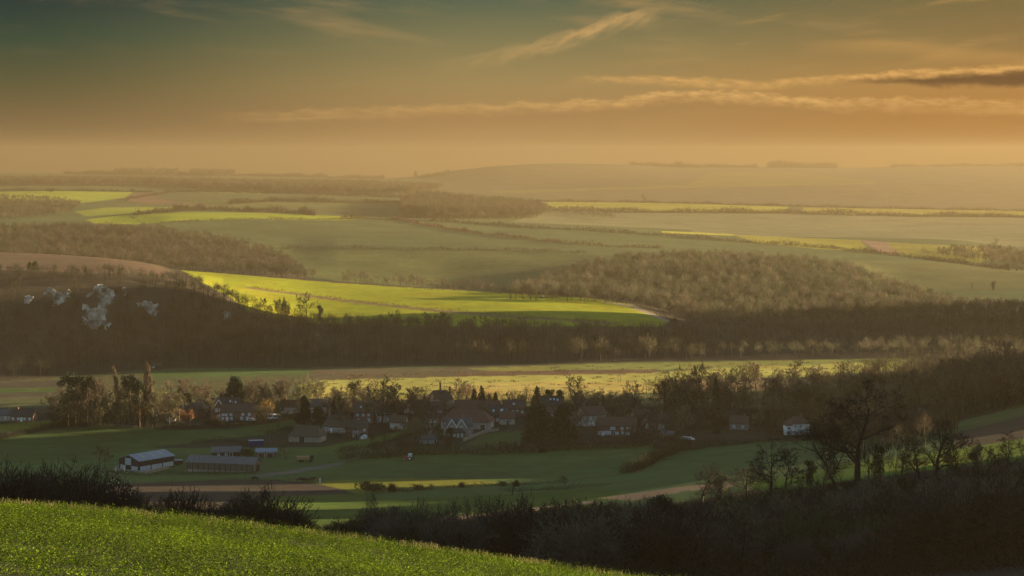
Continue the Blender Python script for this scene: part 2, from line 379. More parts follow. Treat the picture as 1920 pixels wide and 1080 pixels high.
def ground_material():
    m = bpy.data.materials.new('ground'); m.use_nodes = True; nt = m.node_tree; N = nt.nodes; L = nt.links
    b = N['Principled BSDF']; b.inputs['Roughness'].default_value = .95; b.inputs['Specular IOR Level'].default_value = .05
    at = N.new('ShaderNodeAttribute'); at.attribute_name = 'Col'
    fu = N.new('ShaderNodeAttribute'); fu.attribute_name = 'furrow'
    geo = N.new('ShaderNodeNewGeometry')
    def noise(sc, det=4):
        n = N.new('ShaderNodeTexNoise'); n.inputs['Scale'].default_value = sc; n.inputs['Detail'].default_value = det
        n.inputs['Roughness'].default_value = .65
        L.new(geo.outputs['Position'], n.inputs['Vector']); return n.outputs['Fac']
    def mr(v, a, b_, c, d):
        r = N.new('ShaderNodeMapRange'); r.inputs[1].default_value = a; r.inputs[2].default_value = b_; r.inputs[3].default_value = c; r.inputs[4].default_value = d
        L.new(v, r.inputs[0]); return r.outputs[0]
    def mt(op, a, b_):
        q = N.new('ShaderNodeMath'); q.operation = op
        for i, v in enumerate((a, b_)):
            if isinstance(v, (int, float)): q.inputs[i].default_value = v
            else: L.new(v, q.inputs[i])
        return q.outputs[0]
    big = mr(noise(.012, 5), .3, .7, .78, 1.22); mid = mr(noise(.11, 5), .3, .7, .80, 1.20); fine = mr(noise(1.3, 3), .25, .75, .75, 1.25)
    v = mt('MULTIPLY', mt('MULTIPLY', big, mid), fine)
    wv = N.new('ShaderNodeTexWave'); wv.wave_type = 'BANDS'; wv.bands_direction = 'DIAGONAL'; wv.inputs['Scale'].default_value = .16
    wv.inputs['Distortion'].default_value = 9; wv.inputs['Detail'].default_value = 2; wv.inputs['Detail Scale'].default_value = .12
    L.new(geo.outputs['Position'], wv.inputs['Vector'])
    fr = mt('SUBTRACT', 1, mt('MULTIPLY', mt('MULTIPLY', wv.outputs['Fac'], fu.outputs['Fac']), .45))
    v = mt('MULTIPLY', v, fr)
    sc = N.new('ShaderNodeVectorMath'); sc.operation = 'SCALE'; L.new(at.outputs['Color'], sc.inputs[0]); L.new(v, sc.inputs['Scale'])
    # patches of browner, older growth
    hs = N.new('ShaderNodeMix'); hs.data_type = 'RGBA'; hs.blend_type = 'MULTIPLY'
    L.new(sc.outputs[0], hs.inputs[6]); hs.inputs[7].default_value = (1.25,.9,.8,1)
    L.new(mr(noise(.035, 6), .5, .68, 0, .6), hs.inputs[0])
    L.new(hs.outputs[2], b.inputs['Base Color'])
    bp = N.new('ShaderNodeBump'); bp.inputs['Strength'].default_value = .5; bp.inputs['Distance'].default_value = .25
    L.new(mt('ADD', noise(1.1, 4), mt('MULTIPLY', wv.outputs['Fac'], mt('MULTIPLY', fu.outputs['Fac'], .6))), bp.inputs['Height']); L.new(bp.outputs[0], b.inputs['Normal'])
    return m
GM = ground_material()
idx = np.arange(NR*NC).reshape(NR, NC)
quads = np.stack([idx[:-1,:-1], idx[:-1,1:], idx[1:,1:], idx[1:,:-1]], -1).reshape(-1, 4)
fid = FID[:-1,:-1].ravel()
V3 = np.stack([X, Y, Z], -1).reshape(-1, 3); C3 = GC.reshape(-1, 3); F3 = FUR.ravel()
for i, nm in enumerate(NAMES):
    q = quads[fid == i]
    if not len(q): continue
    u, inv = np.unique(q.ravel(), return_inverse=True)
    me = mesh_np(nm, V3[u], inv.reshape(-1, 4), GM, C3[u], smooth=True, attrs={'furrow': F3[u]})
    tag(obj(nm, me), kind='structure')
# ------------------------------------------------------------------ vegetation meshes
def nrm(a): return a/np.maximum(1e-9, np.linalg.norm(a, axis=-1, keepdims=True))
def tubes(sg, sides=5):
    sg = np.array([[*a, *b, r, s] for a, b, r, s in sg]); p0, p1, r0, r1 = sg[:, :3], sg[:, 3:6], sg[:, 6], sg[:, 7]
    d = nrm(p1-p0); ref = np.where(np.abs(d[:, 2:3]) > .9, np.array([[1.,0,0]]), np.array([[0,0,1.]]))
    a = nrm(np.cross(d, ref)); c = np.cross(d, a); n = len(sg)
    t = np.arange(sides)*2*np.pi/sides; ring = np.cos(t)[None,:,None]*a[:,None]+np.sin(t)[None,:,None]*c[:,None]
    v = np.concatenate([p0[:,None]+ring*r0[:,None,None], p1[:,None]+ring*r1[:,None,None]], 1).reshape(-1, 3)
    i = np.arange(sides); j = (i+1) % sides
    q = np.stack([i, j, j+sides, i+sides], -1)
    f = (np.arange(n)*2*sides)[:, None, None]+q[None]
    return v, f.reshape(-1, 4)
def ribbons(p0, p1, w, r):
    """flat tapering slivers from p0 to p1"""
    d = nrm(p1-p0); s = nrm(np.cross(d, r.normal(size=d.shape)))
    w = np.broadcast_to(np.asarray(w, float), (len(p0),))[:, None]
    v = np.stack([p0-s*w/2, p0+s*w/2, p1+s*w*.3, p1-s*w*.3], 1).reshape(-1, 3)
    return v, np.arange(len(v)).reshape(-1, 4)
def leaves(c, size, r, up=.0, flat=.6):
    n = nrm(r.normal(size=c.shape)+np.array([0,0,up])); a = nrm(np.cross(n, r.normal(size=c.shape))); b = np.cross(n, a)
    s = (np.broadcast_to(np.asarray(size, float), (len(c),))*r.uniform(.6,1.4,len(c)))[:, None]
    v = np.stack([c-a*s, c-b*s*flat, c+a*s, c+b*s*flat], 1).reshape(-1, 3)
    return v, np.arange(len(v)).reshape(-1, 4)
def merge(parts):
    vs, fs, o = [], [], 0
    for v, f in parts: vs.append(v); fs.append(f+o); o += len(v)
    return np.concatenate(vs), np.concatenate(fs)

def grow(seed, H, trunk=.3, counts=(10,6,6,6), angs=(50,45,45,45), ratio=(.62,.55,.5,.5), up=.12, bend=.22, r0=None, stems=1, lean=0, start=.3, thick_levels=3, tw=.05, splay=0):
    """a leafless tree: returns limb segments and twig slivers"""
    r = np.random.default_rng(seed); limbs = []; tw0, tw1 = [], []
    r0 = r0 or H*.022
    def path(p, d, L, n, lvl):
        pts = [p]
        for i in range(n):
            d = nrm(d+r.normal(size=3)*bend*(1 if lvl else .35)+np.array([0,0,up*(1 if lvl else .3)]))
            p = p+d*L/n; pts.append(p)
        return pts, d
    def branch(p, d, L, rad, lvl):
        n = 6 if lvl == 0 else 4 if lvl < 3 else 2
        pts, dl = path(p, d, L, n, lvl)
        if lvl <= thick_levels-1:
            for i in range(n): limbs.append((pts[i], pts[i+1], rad*(1-.75*i/n), rad*(1-.75*(i+1)/n)))
        else:
            for i in range(n): tw0.append(pts[i]); tw1.append(pts[i+1])
        if lvl >= len(counts): return
        k = counts[lvl]
        for c in range(k):
            t = (start if lvl == 0 else .2)+(1-(start if lvl == 0 else .2))*(c+r.uniform(.2,.9))/k
            i = min(n-1, int(t*n)); q = pts[i]+(pts[i+1]-pts[i])*(t*n-i)
            dd = nrm(pts[i+1]-pts[i]); a = R(angs[lvl]*r.uniform(.65,1.3)*(1.15-.5*t))
            perp = nrm(np.cross(dd, r.normal(size=3)))
            nd = dd*math.cos(a)+perp*math.sin(a)
            if nd[2] < -.25: nd[2] *= .4
            branch(q, nrm(nd), L*ratio[lvl]*r.uniform(.75,1.2)*(1.1-.45*t), rad*(1-.7*t)*.55, lvl+1)
    for s in range(stems):
        if stems == 1: d = nrm(np.array([lean, r.normal()*.05, 1.])); L = H*.8; p = np.zeros(3)
        else:
            a = r.uniform(0, 2*np.pi); sp = r.uniform(.1, 1.)*splay
            d = nrm(np.array([math.cos(a)*sp, math.sin(a)*sp, 1.])); L = H*r.uniform(.5,.85); p = np.array([math.cos(a), math.sin(a), 0])*H*.05*splay
        branch(p, d, L, r0*(1 if stems == 1 else .45), 0)
    lv = tubes(limbs, 5); rb = ribbons(np.array(tw0), np.array(tw1), tw, r)
    z = max(lv[0][:, 2].max(), rb[0][:, 2].max()); k = H/z
    return (lv[0]*k, lv[1]), (rb[0]*k, rb[1])

def dome(seed, H, rad, n, w, z0=.05):
    r = np.random.default_rng(seed); a = r.uniform(0, 2*np.pi, n); el = np.arcsin(r.uniform(0, 1, n)); q = r.uniform(.2, 1, n)**.45
    q = q*(1+.22*np.sin(3*a+seed)*np.cos(4*el)+.15*np.sin(7*a+seed*2))
    d = np.stack([np.cos(a)*np.cos(el)*rad, np.sin(a)*np.cos(el)*rad, np.sin(el)*H*.86], 1)*q[:, None]+np.array([0,0,H*z0])
    up = nrm(d*np.array([.8/rad,.8/rad,1.2/H])+r.normal(size=d.shape)*.45+np.array([0,0,.35])); L = (H*.11*r.uniform(.6,1.5,n))[:, None]
    return ribbons(d-up*L*.5, d+up*L*.5, w, r)
PROTO = {}
def proto(kind, H, trunk, crown, mt, mc, extra=None):
    PROTO.setdefault(kind, []).append((H, mesh_np('trunk', *trunk, MATS[mt], smooth=True) if trunk is not None else None, mesh_np('crown', *crown, MATS[mc]), extra))
def crown_clumps(seed, H, ells, n, size, up=.3):
    r = np.random.default_rng(seed); out = []
    vol = np.array([e[3]*e[4]*e[5] for e in ells])**.67; cnt = np.maximum(12, (n*vol/vol.sum()).astype(int))
    for e, c in zip(ells, cnt):
        p = nrm(r.normal(size=(c, 3)))*(r.uniform(.25,1,(c,1))**.4)
        p *= 1+.25*np.sin(p[:, :1]*7+e[0]*3)*np.cos(p[:, 1:2]*6+e[2])
        out.append(p*np.array(e[3:6])+np.array(e[:3]))
    p = np.concatenate(out); return leaves(p, size, r, up)
# broad bare trees
for i, (mt, mc) in enumerate([('bark','twig'),('bark','twig_olive'),('bark','twig'),('bark_dark','twig_dark'),('bark','twig'),('bark','twig_olive')]):
    l, t = grow(100+i, 13, counts=(9,6,6,6), angs=(58,48,45,45), start=.22, up=.10, tw=.11, bend=.2)
    proto('bare_tree', 13, l, t, mt, mc)
# many-stemmed fan shaped trees
for i, mc in enumerate(['twig','twig_olive','twig']):
    l, t = grow(140+i, 12, stems=5, counts=(6,6,6,3), angs=(35,40,45,45), ratio=(.6,.55,.5,.5), splay=.55, start=.3, up=.12, tw=.11, r0=.22)
    proto('fan_tree', 12, l, t, 'bark', mc)
# orchard-pink fine twigged trees
for i, (mt, mc) in enumerate([('bark','twig_red'),('bark','twig_red')]):
    l, t = grow(160+i, 10, counts=(10,7,6,5), angs=(48,42,42,40), start=.18, up=.14, tw=.10)
    proto('pink_tree', 10, l, t, mt, mc)
l, t = grow(170, 9, stems=3, counts=(7,7,7,4), angs=(38,34,34,30), ratio=(.6,.5,.5,.5), splay=.45, start=.35, up=.2, tw=.06, r0=.26); proto('birch_tree', 9, l, t, 'bark_birch', 'twig_red')
# small autumn trees with leaves still on
for i, mc in enumerate(['leaf_rust','twig_gold']):
    l, _ = grow(175+i, 6, counts=(8,5,2), angs=(45,45,45), start=.2)
    c = crown_clumps(30+i, 6, [(0,0,4,1.6,1.6,1.7),(1,.4,3.2,1.1,1.1,1),(-1,-.3,3.3,1.1,1,1),(.2,-.9,3,1,1,1)], 900, .17, .2)
    proto('autumn_tree', 6, l, c, 'bark', mc)
# foreground-scale trees, finer twigs
for i in range(3):
    l, t = grow(200+i, 16, counts=(10,7,7,8), angs=(55,50,48,48), ratio=(.62,.58,.54,.55), start=.2, up=.06, bend=.32, tw=.05, thick_levels=3, r0=.55)
    proto('oak_tree', 16, l, t, 'bark_dark', 'twig_dark')
l, t = grow(210, 14, counts=(9,7,6,7), angs=(50,50,48,48), ratio=(.62,.58,.54,.55), start=.3, up=.06, bend=.32, tw=.05, lean=-.45, r0=.38); proto('leaning_tree', 14, l, t, 'bark_dark', 'twig_dark')
for i in range(5):
    l, t = grow(220+i, 9, counts=(9,5,5,3), angs=(32,35,40,40), ratio=(.42,.5,.5,.5), start=.25, up=.2, bend=.2, tw=.03, r0=.09)
    proto('sapling', 9, l, t, 'bark', ['twig_olive','twig','twig_dark'][i % 3])
for i in range(5):
    l, t = grow(240+i, 5, stems=12, counts=(6,7,6), angs=(42,45,48), ratio=(.6,.55,.52), splay=1.15, start=.12, up=.06, bend=.3, tw=.04, r0=.09, thick_levels=2)
    t = merge([t, dome(40+i, 5, 2.5, 2600, .05)])
    proto('scrub_bush', 5, l, t, 'bark_dark', ['twig_dark','twig_grey','needle_olive','twig_grey','twig_dark'][i])
for i in range(3):
    l, t = grow(250+i, 6, stems=18, counts=(8,8,7), angs=(44,48,50), ratio=(.55,.52,.55), splay=1.35, start=.1, up=.03, bend=.34, tw=.036, r0=.09, thick_levels=2)
    t = merge([t, dome(50+i, 6, 3.0, 6500, .045)])
    proto('thorn_bush', 6, l, t, 'bark_dark', 'twig_dark')
# poplar
for i in range(2):
    l, t = grow(260+i, 16, counts=(40,6,4,3), angs=(26,26,28,28), ratio=(.22,.5,.5,.5), start=.06, up=.3, bend=.08, tw=.11, r0=.25)
    proto('poplar_tree', 16, l, t, 'bark', 'twig_red')
# evergreens
def trunk_only(H, r, top=.9): return tubes([(np.array([0,0,0.]), np.array([0,0,H*top*.5]), r, r*.7), (np.array([0,0,H*top*.5]), np.array([.1,0,H*top]), r*.7, r*.15)], 6)
for i in range(3):
    H = 12; r = np.random.default_rng(300+i); els = []
    for k in range(26):
        z = 1.2+10.3*(k/26)**.9; rad = 2.7*(1-z/12.2)+.25; a = k*2.4; els.append((math.cos(a)*rad*.55, math.sin(a)*rad*.55, z, rad*.62+.15, rad*.62+.15, .75))
    proto('conifer', H, trunk_only(H, .2), crown_clumps(300+i, H, els, 2600, .26, -.2), 'bark_dark', 'needle')
for i in range(2):
    H = 15; r = np.random.default_rng(310+i); els = []
    for k in range(40):
        z = r.uniform(.8, 14); rad = 4.6*(1-(z/15.2)**2.2)**.6; a = r.uniform(0, 6.28); q = rad*r.uniform(.35,.85); els.append((math.cos(a)*q, math.sin(a)*q, z, 1.7, 1.7, 1.3))
    proto('cypress', H, trunk_only(H, .4), crown_clumps(310+i, H, els, 6500, .28, .1), 'bark_dark', 'needle_olive' if i else 'needle')
for i in range(2):
    H = 17; r = np.random.default_rng(320+i); els = [(.5*r.normal(), .5*r.normal(), 14.6, 2.2,2.2,1.3),(.9,.3,13.2,1.9,1.9,1.1)]; sg = [(np.array([0,0,0.]), np.array([.2,0,8.]), .32, .24), (np.array([.2,0,8.]), np.array([0,.2,15.]), .24, .08)]
    for k in range(16):
        a = r.uniform(0, 6.28); z = r.uniform(7.5, 15.5); q = r.uniform(1.1,2.9)*(1.3-(z-8)/14); e = np.array([math.cos(a)*q, math.sin(a)*q, z]); els.append((*e, 1.2,1.2,.9)); sg.append((np.array([.1,0,z-1.2]), e, .1, .04))
    proto('scots_pine', H, tubes(sg, 6), crown_clumps(320+i, H, els, 2200, .24, .5), 'bark_pine', 'needle')
for i in range(3):
    H = 3; els = [(r.normal()*.8, r.normal()*.8, 1.2+r.uniform(0,.8), 1.1,1.1,1.) for k in range(7)]
    proto('evergreen_bush', H, trunk_only(3, .08), crown_clumps(330+i, H, els, 900, .16, .2), 'bark_dark', ['ivy','needle_olive','needle'][i])
# ivy-clad tree
for i in range(2):
    l, t = grow(340+i, 12, counts=(9,6,5,4), angs=(50,48,45,45), start=.3, tw=.07)
    els = [(r.normal()*.5, r.normal()*.5, z, 1.1,1.1,1.2) for z in np.linspace(2, 8.5, 9)]+[(r.normal()*1.5, r.normal()*1.5, r.uniform(6,9.5), .9,.9,.9) for k in range(5)]
    proto('ivy_tree', 12, l, t, 'bark', 'twig_olive', mesh_np('ivy', *crown_clumps(350+i, 12, els, 1600, .2, .2), MATS['ivy']))

KINDNAME = dict(bare_tree='bare_tree', fan_tree='coppiced_tree', pink_tree='bare_tree', birch_tree='birch_tree', autumn_tree='autumn_tree', oak_tree='old_tree', leaning_tree='old_tree', sapling='sapling', scrub_bush='scrub_bush', thorn_bush='thorn_bush', poplar_tree='poplar_tree', conifer='conifer_tree', cypress='cypress_tree', scots_pine='pine_tree', evergreen_bush='evergreen_bush', ivy_tree='ivy_clad_tree')
def plant(kind, loc, h, label, group=None, wide=1., var=None, cat=None, rot=None):
    ps = PROTO[kind]; H, tm, cm, ex = ps[random.randrange(len(ps)) if var is None else var % len(ps)]
    k = h/H; nm = KINDNAME[kind]
    o = empty(nm, (loc.x, loc.y, loc.z-.15), random.uniform(0, 6.28) if rot is None else rot, (k*wide, k*wide, k))
    bush = 'bush' in nm
    tag(o, label, cat or ('bush' if bush else 'tree'), group)
    if tm: obj('stem' if bush else 'trunk', tm, o)
    obj('foliage' if kind == 'evergreen_bush' else 'crown', cm, o)
    if ex: obj('ivy', ex, o)
    return o
def T(kind, px, base, top, label, ymin=690, group=None, wide=1., var=None, y=None, rot=None):
    p = on(px, y) if y else gp(px, base, ymin)
    h = (HZ+F*(ZC-p.z)/p.y-top)*p.y/F
    return plant(kind, p, max(1., h), label, group, wide, var, rot=rot)

# ------------------------------------------------------------------ woods too dense to count
def sample(poly, y0, y1, dens, ymask=None):
    """random ground points inside a patch of land, dens trees per square metre"""
    i0, i1 = np.searchsorted(rows, [y0, y1]); i1 = min(i1, NR-1)
    if poly is None: k = np.ones((i1-i0, NC), bool)
    else: k = inpoly(PX[i0:i1], PY[i0:i1], poly)
    if ymask is not None: k &= ymask[i0:i1]
    dY = (rows[i0+1:i1+1]-rows[i0:i1])[:, None]; dX = np.diff(X[i0:i1], axis=1, append=X[i0:i1, -1:])
    a = np.where(k, dY*np.abs(dX), 0).ravel(); n = int(a.sum()*dens)
    if n < 1: return np.zeros((0, 3))
    c = rng.choice(a.size, n, p=a/a.sum()); ii = c//NC+i0; jj = c % NC; jj = np.minimum(jj, NC-2)
    u, w = rng.uniform(size=n), rng.uniform(size=n)
    yy = rows[ii]+(rows[ii+1]-rows[ii])*u; pxx = cols[jj]+(cols[jj+1]-cols[jj])*w
    xx = (pxx-960)/F*yy
    return np.stack([xx, yy, zg(xx, yy)], 1)
def pix(p): return 960+F*p[:, 0]/p[:, 1], HZ+F*(ZC-p[:, 2])/p[:, 1]
WCOL = np.array([(.088,.074,.052),(.07,.066,.042),(.10,.075,.055),(.062,.064,.034),(.09,.08,.06),(.032,.04,.02)])
def mass(P, h, rib=46, w=.16, tint=(1,1,1), evergreen=.08, spread=.36, seed=0, vary=.4):
    """winter tree crowns as slivers: returns (verts, faces, colours)"""
    r = np.random.default_rng(seed); n = len(P); h = np.broadcast_to(h, (n,))*r.uniform(.6,1.3,n)
    ci = r.choice(6, n, p=[(1-evergreen)*.2]*5+[evergreen]); patch = 1+.22*np.sin(P[:,0]/37+seed)*np.sin(P[:,1]/29+2*seed)+.15*np.sin(P[:,0]/11+P[:,1]/17); tc = WCOL[ci]*(r.uniform(1-vary,1+vary,n)*patch)[:,None]*np.array(tint)
    N = n*rib; i = np.repeat(np.arange(n), rib)
    a = r.uniform(0, 2*np.pi, N); el = np.arcsin(r.uniform(-.35, 1, N)); rad = r.uniform(.25, 1, N)**.5
    dv = np.stack([np.cos(a)*np.cos(el), np.sin(a)*np.cos(el), np.sin(el)*1.05], 1)
    hh = h[i][:, None]; c = P[i]+np.stack([0*a, 0*a, .6*h[i]], 1)
    e = c+dv*hh*np.array([spread, spread, .40])*rad[:, None]*r.uniform(.85,1.15,(N,1))
    s = e-(dv+r.normal(size=dv.shape)*.5+np.array([0,0,.5]))*hh*.13
    v, f = ribbons(s, e, w*r.uniform(.6,1.5,N)*(h[i]/11), r)
    t0 = P; t1 = P+np.stack([h*.05*r.normal(size=n), h*.05*r.normal(size=n), h*.8], 1)
    tv, tf = ribbons(np.concatenate([t0, t0]), np.concatenate([t1, t1]), np.tile(h*.03, 2), r)
    tr = np.where(r.uniform(size=(n,1)) < .35, np.array([[.17,.15,.115]]), np.array([[.06,.052,.04]])); tr = np.repeat(np.concatenate([tr, tr]), 4, 0)*np.minimum(1, np.array(tint))**1.5
    col = np.concatenate([np.repeat(tc[i], 4, 0), tr])
    v, f = merge([(v, f), (tv, tf)])
    return v, f, col
def wood(name, label, groups):
    vs, fs, cs, o = [], [], [], 0
    for v, f, c in groups:
        if len(v) == 0: continue
        vs.append(v); fs.append(f+o); cs.append(c); o += len(v)
    me = mesh_np(name, np.concatenate(vs), np.concatenate(fs), MATS['wood_mass'], np.concatenate(cs))
    return tag(obj(name, me), label, 'wood', kind='stuff')
CHALK = [([(150,575),(158,545),(176,533),(196,536),(205,560),(212,590),(205,612),(180,618),(156,610)],'left'),([(254,568),(270,562),(300,566),(305,578),(296,592),(280,586),(258,580)],''),([(404,594),(412,581),(428,582),(434,590),(424,597),(408,602)],''),([(40,556),(70,540),(110,535),(132,545),(128,565),(95,570),(60,572)],''),([(225,536),(255,540),(258,556),(235,560)],'')]
def clear_of_chalk(P, h):
    px, py = pix(P); keep = np.ones(len(P), bool)
    for poly, _ in CHALK:
        xs = [p[0] for p in poly]; y0 = min(p[1] for p in poly); y1 = max(p[1] for p in poly)
        tall = F*h/P[:, 1]
        keep &= ~((px > min(xs)-2) & (px < max(xs)+2) & (py > y0) & (py-tall*.45 < y1))
    return keep
def crest(vals): return np.interp(cols, list(vals), list(vals.values()))
JY = crest({-300:1290,0:1300,200:1300,330:1310,450:1310,600:1290,800:1270,1000:1260,1280:1262,1500:1275,1920:1290})
ft = foot[None, :]; jy = JY[None, :]
belt = (Y > ft+3) & (Y < jy-2)
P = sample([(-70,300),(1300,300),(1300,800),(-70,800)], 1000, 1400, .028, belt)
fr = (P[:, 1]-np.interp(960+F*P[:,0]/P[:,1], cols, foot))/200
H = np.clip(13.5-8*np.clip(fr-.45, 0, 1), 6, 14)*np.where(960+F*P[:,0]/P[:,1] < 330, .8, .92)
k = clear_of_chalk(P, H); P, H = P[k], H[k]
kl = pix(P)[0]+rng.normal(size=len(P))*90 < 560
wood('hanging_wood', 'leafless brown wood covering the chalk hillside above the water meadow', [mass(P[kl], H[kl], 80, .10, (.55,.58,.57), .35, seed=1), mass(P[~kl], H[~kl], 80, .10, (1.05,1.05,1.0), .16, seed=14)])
P = sample([(1290,300),(2000,300),(2000,800),(1290,800)], 1100, 1500, .022, (Y > ft+3) & (Y < np.interp(cols, [1200,1920], [1420,1440])[None, :]))
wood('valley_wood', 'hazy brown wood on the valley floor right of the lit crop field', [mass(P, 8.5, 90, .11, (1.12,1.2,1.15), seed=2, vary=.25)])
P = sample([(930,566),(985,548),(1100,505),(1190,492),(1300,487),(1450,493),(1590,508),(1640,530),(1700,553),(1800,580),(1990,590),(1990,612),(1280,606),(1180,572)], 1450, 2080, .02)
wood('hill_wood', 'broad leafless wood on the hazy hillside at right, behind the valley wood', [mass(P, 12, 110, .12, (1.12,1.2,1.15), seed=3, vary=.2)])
P = sample([(-70,436),(0,433),(200,433),(300,437),(420,456),(500,471),(540,498),(592,528),(300,508),(-70,490)], 1680, 2420, .018)
wood('down_wood', 'brown leafless wood above the bare brown field at far left', [mass(P, 11, 90, .13, (.8,.8,.8), seed=4, vary=.2)])
P = sample([(-70,412),(-70,368),(30,372),(110,376),(150,384),(135,400),(60,414)], 2700, 3900, .012)
wood('scrub_wood', 'patchy dark scrub on the slope at the far left edge', [mass(P, 9, 70, .18, seed=5)])
P = sample([(752,410),(758,384),(800,376),(880,376),(950,386),(1025,398),(1000,410),(900,412)], 3200, 4100, .013)
wood('copse', 'rounded dark copse rising from the hazy middle distance near the centre', [mass(P, 21, 100, .24, (.7,.7,.7), 0, seed=6)])
P = np.concatenate([sample([(-70,349),(-70,343),(280,345),(500,351),(640,362),(500,366),(280,349)], 4800, 6300, .006), sample([(500,366),(500,350),(640,350),(830,358),(760,368),(600,370)], 4600, 6600, .004)])
wood('shelter_belt', 'long pale belt of bare trees below the far left skyline', [mass(P, 22, 70, .35, (.8,.8,.8), seed=7)])
P = np.concatenate([on_line for on_line in [sample([(215,332),(215,324),(330,326),(332,331)], 7500, 8600, .0018), sample([(355,333),(358,325),(432,327),(440,331)], 7500, 8600, .003)]])
wood('skyline_copse', 'two flat topped copses on the far left skyline', [mass(P, 24, 30, 1.1, seed=8)])
P = sample([(640,532),(760,540),(860,552),(960,557),(950,548),(860,541),(760,530),(640,523)], 1620, 1900, .012)
wood('valley_trees', 'row of bare trees in the hidden valley beyond the lit crop field', [mass(P, 9.5, 42, .2, seed=9)])
P = sample([(1730,480),(1800,470),(1990,480),(1990,506),(1880,500)], 2000, 3300, .012)
P2 = sample([(960,397),(1000,388),(1160,404),(1150,412)], 3300, 4100, .006)
wood('far_scrub', 'thin hazy scrub trees at the edge of the far bright strip fields', [mass(P, 11, 34, .35, seed=10), mass(P2, 10, 30, .5, seed=11)])
PX_ = sample([(1535,806),(1700,790),(1800,780),(1792,815),(1740,842),(1600,852),(1535,842)], 520, 830, .03)
P = sample([(1560,700),(1990,690),(1990,760),(1860,768),(1760,790),(1690,800),(1640,770)], 760, 1080, .03, (X/Y > .16))
wood('hillside_wood', 'dark leafless wood climbing the hillside at the right edge', [mass(P, np.interp(pix(P)[0], [1600,1800,1920], [9,12,15]), 100, .085, (.75,.72,.7), .1, seed=12), mass(PX_, rng.uniform(5,10,len(PX_)), 110, .07, (.65,.62,.6), .12, seed=13)])
# far skyline scatter and hedge trees
def twig_strip(pts, hgt, wid, dens, tint, seed, w=.12, ever=.15):
    """hedge along a ground polyline"""
    r = np.random.default_rng(seed); pts = np.array([tuple(p) for p in pts]); d = np.linalg.norm(np.diff(pts, axis=0), axis=1); L = d.sum(); n = max(30, int(L*dens))
    t = r.uniform(0, L, n); cu = np.concatenate([[0], np.cumsum(d)])
    q = np.stack([np.interp(t, cu, pts[:, a]) for a in range(2)], 1)+r.normal(size=(n,2))*wid*.35
    z = zg(q[:, 0], q[:, 1]); hv = hgt*(.7+.35*np.sin(t/ (hgt*6)+seed)*np.sin(t/(hgt*2.3))+.2*r.normal(size=n)); hv = np.maximum(hv, hgt*.25)
    b = np.stack([q[:, 0], q[:, 1], z+hv*r.uniform(-.1,.75,n)], 1)
    e = b+np.stack([r.normal(size=n)*.28, r.normal(size=n)*.28, r.uniform(.1,.55,n)], 1)*hv[:, None]
    v, f = ribbons(b, e, w*r.uniform(.6,1.5,n), r)
    c = np.array(tint)*r.uniform(.7,1.3,(n,1)); g = r.uniform(size=n) < ever; c[g] = np.array((.035,.042,.022))
    return v, f, np.repeat(c, 4, 0)
def hedge(pts, ymin, hgt, label, tint=(.085,.065,.045), wid=2.5, dens=None, w=None, ymax=11000, ever=.15, name='hedgerow'):
    g = []
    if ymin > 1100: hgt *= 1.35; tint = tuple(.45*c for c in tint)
    for (x0, y0), (x1, y1) in zip(pts[:-1], pts[1:]):
        n = max(2, int(abs(x1-x0)/25))
        g += [gp(x0+(x1-x0)*i/n, y0+(y1-y0)*i/n, ymin, ymax) for i in range(n)]
    g.append(gp(*pts[-1], ymin, ymax)); Ym = np.mean([p.y for p in g])
    w = w or max(.09, Ym*.00016); dens = dens or hgt*1.6/w**.9*(.42 if Ym > 1100 else .9)
    v, f, c = twig_strip(g, hgt, wid, dens, tint, int(abs(pts[0][0])*7+pts[0][1]), w, ever)
    me = mesh_np(name, v, f, MATS['wood_mass'], c); return tag(obj(name, me), label, 'hedge')
RED = (.15,.095,.07)
hedge([(735,411),(800,424),(900,440),(960,446),(1050,456),(1140,463),(1240,466)], 2200, 4, 'reddish hedge running diagonally across the middle slope', RED, ymax=2900)
hedge([(640,409),(860,418),(960,426),(1100,433),(1250,443),(1400,455),(1560,466),(1700,482),(1920,510),(1960,515)], 2150, 4.5, 'long dark hedge dividing the spur from the bright strip fields', ymax=2900)
hedge([(525,466),(640,466),(760,468),(960,470),(1100,475)], 1900, 3, 'straight low hedge across the dull green middle field', ymax=2350)
hedge([(-60,358),(100,358),(230,360),(290,361)], 3500, 5, 'thin dark hedge along the top of the lit upper left field', ymax=4600)
hedge([(310,360),(400,361),(560,364),(640,367),(760,371)], 3500, 6, 'dark hedge below the pale far left field', ymax=4800)
hedge([(430,383),(520,377),(600,380),(700,381),(760,382)], 3200, 8, 'bushy hedge of rounded bushes left of the copse', ymax=4100, ever=.3)
hedge([(250,404),(350,395),(420,393),(500,395),(560,400),(590,404)], 2650, 7, 'thick dark hedge above the curved bright field on the left', ymax=3300, ever=.3)
hedge([(300,418),(400,413),(480,411),(560,412),(640,412),(700,408)], 2300, 2.5, 'low pale hedge along the lower edge of the curved bright field', RED, ymax=2900)
hedge([(970,378),(1200,380),(1400,385),(1600,390),(1960,397)], 4100, 5, 'long thin hedge on top of the far bright strip fields', ymax=4700)
hedge([(1000,393),(1200,399),(1480,400),(1700,406),(1960,408)], 3700, 8, 'hazy scrubby hedge below the far bright strip fields', ymax=4200)
hedge([(470,539),(560,551),(640,562),(720,571),(800,580),(880,586),(960,592),(1050,599),(1140,605)], 1200, 1.6, 'brown hedge crossing the bright lit crop field', RED, ymax=1600, wid=1.5)
hedge([(1130,568),(1190,575),(1230,590),(1262,604)], 1300, 2, 'pale scrubby hedge round the right end of the lit crop field', (.2,.17,.12), ymax=1600)
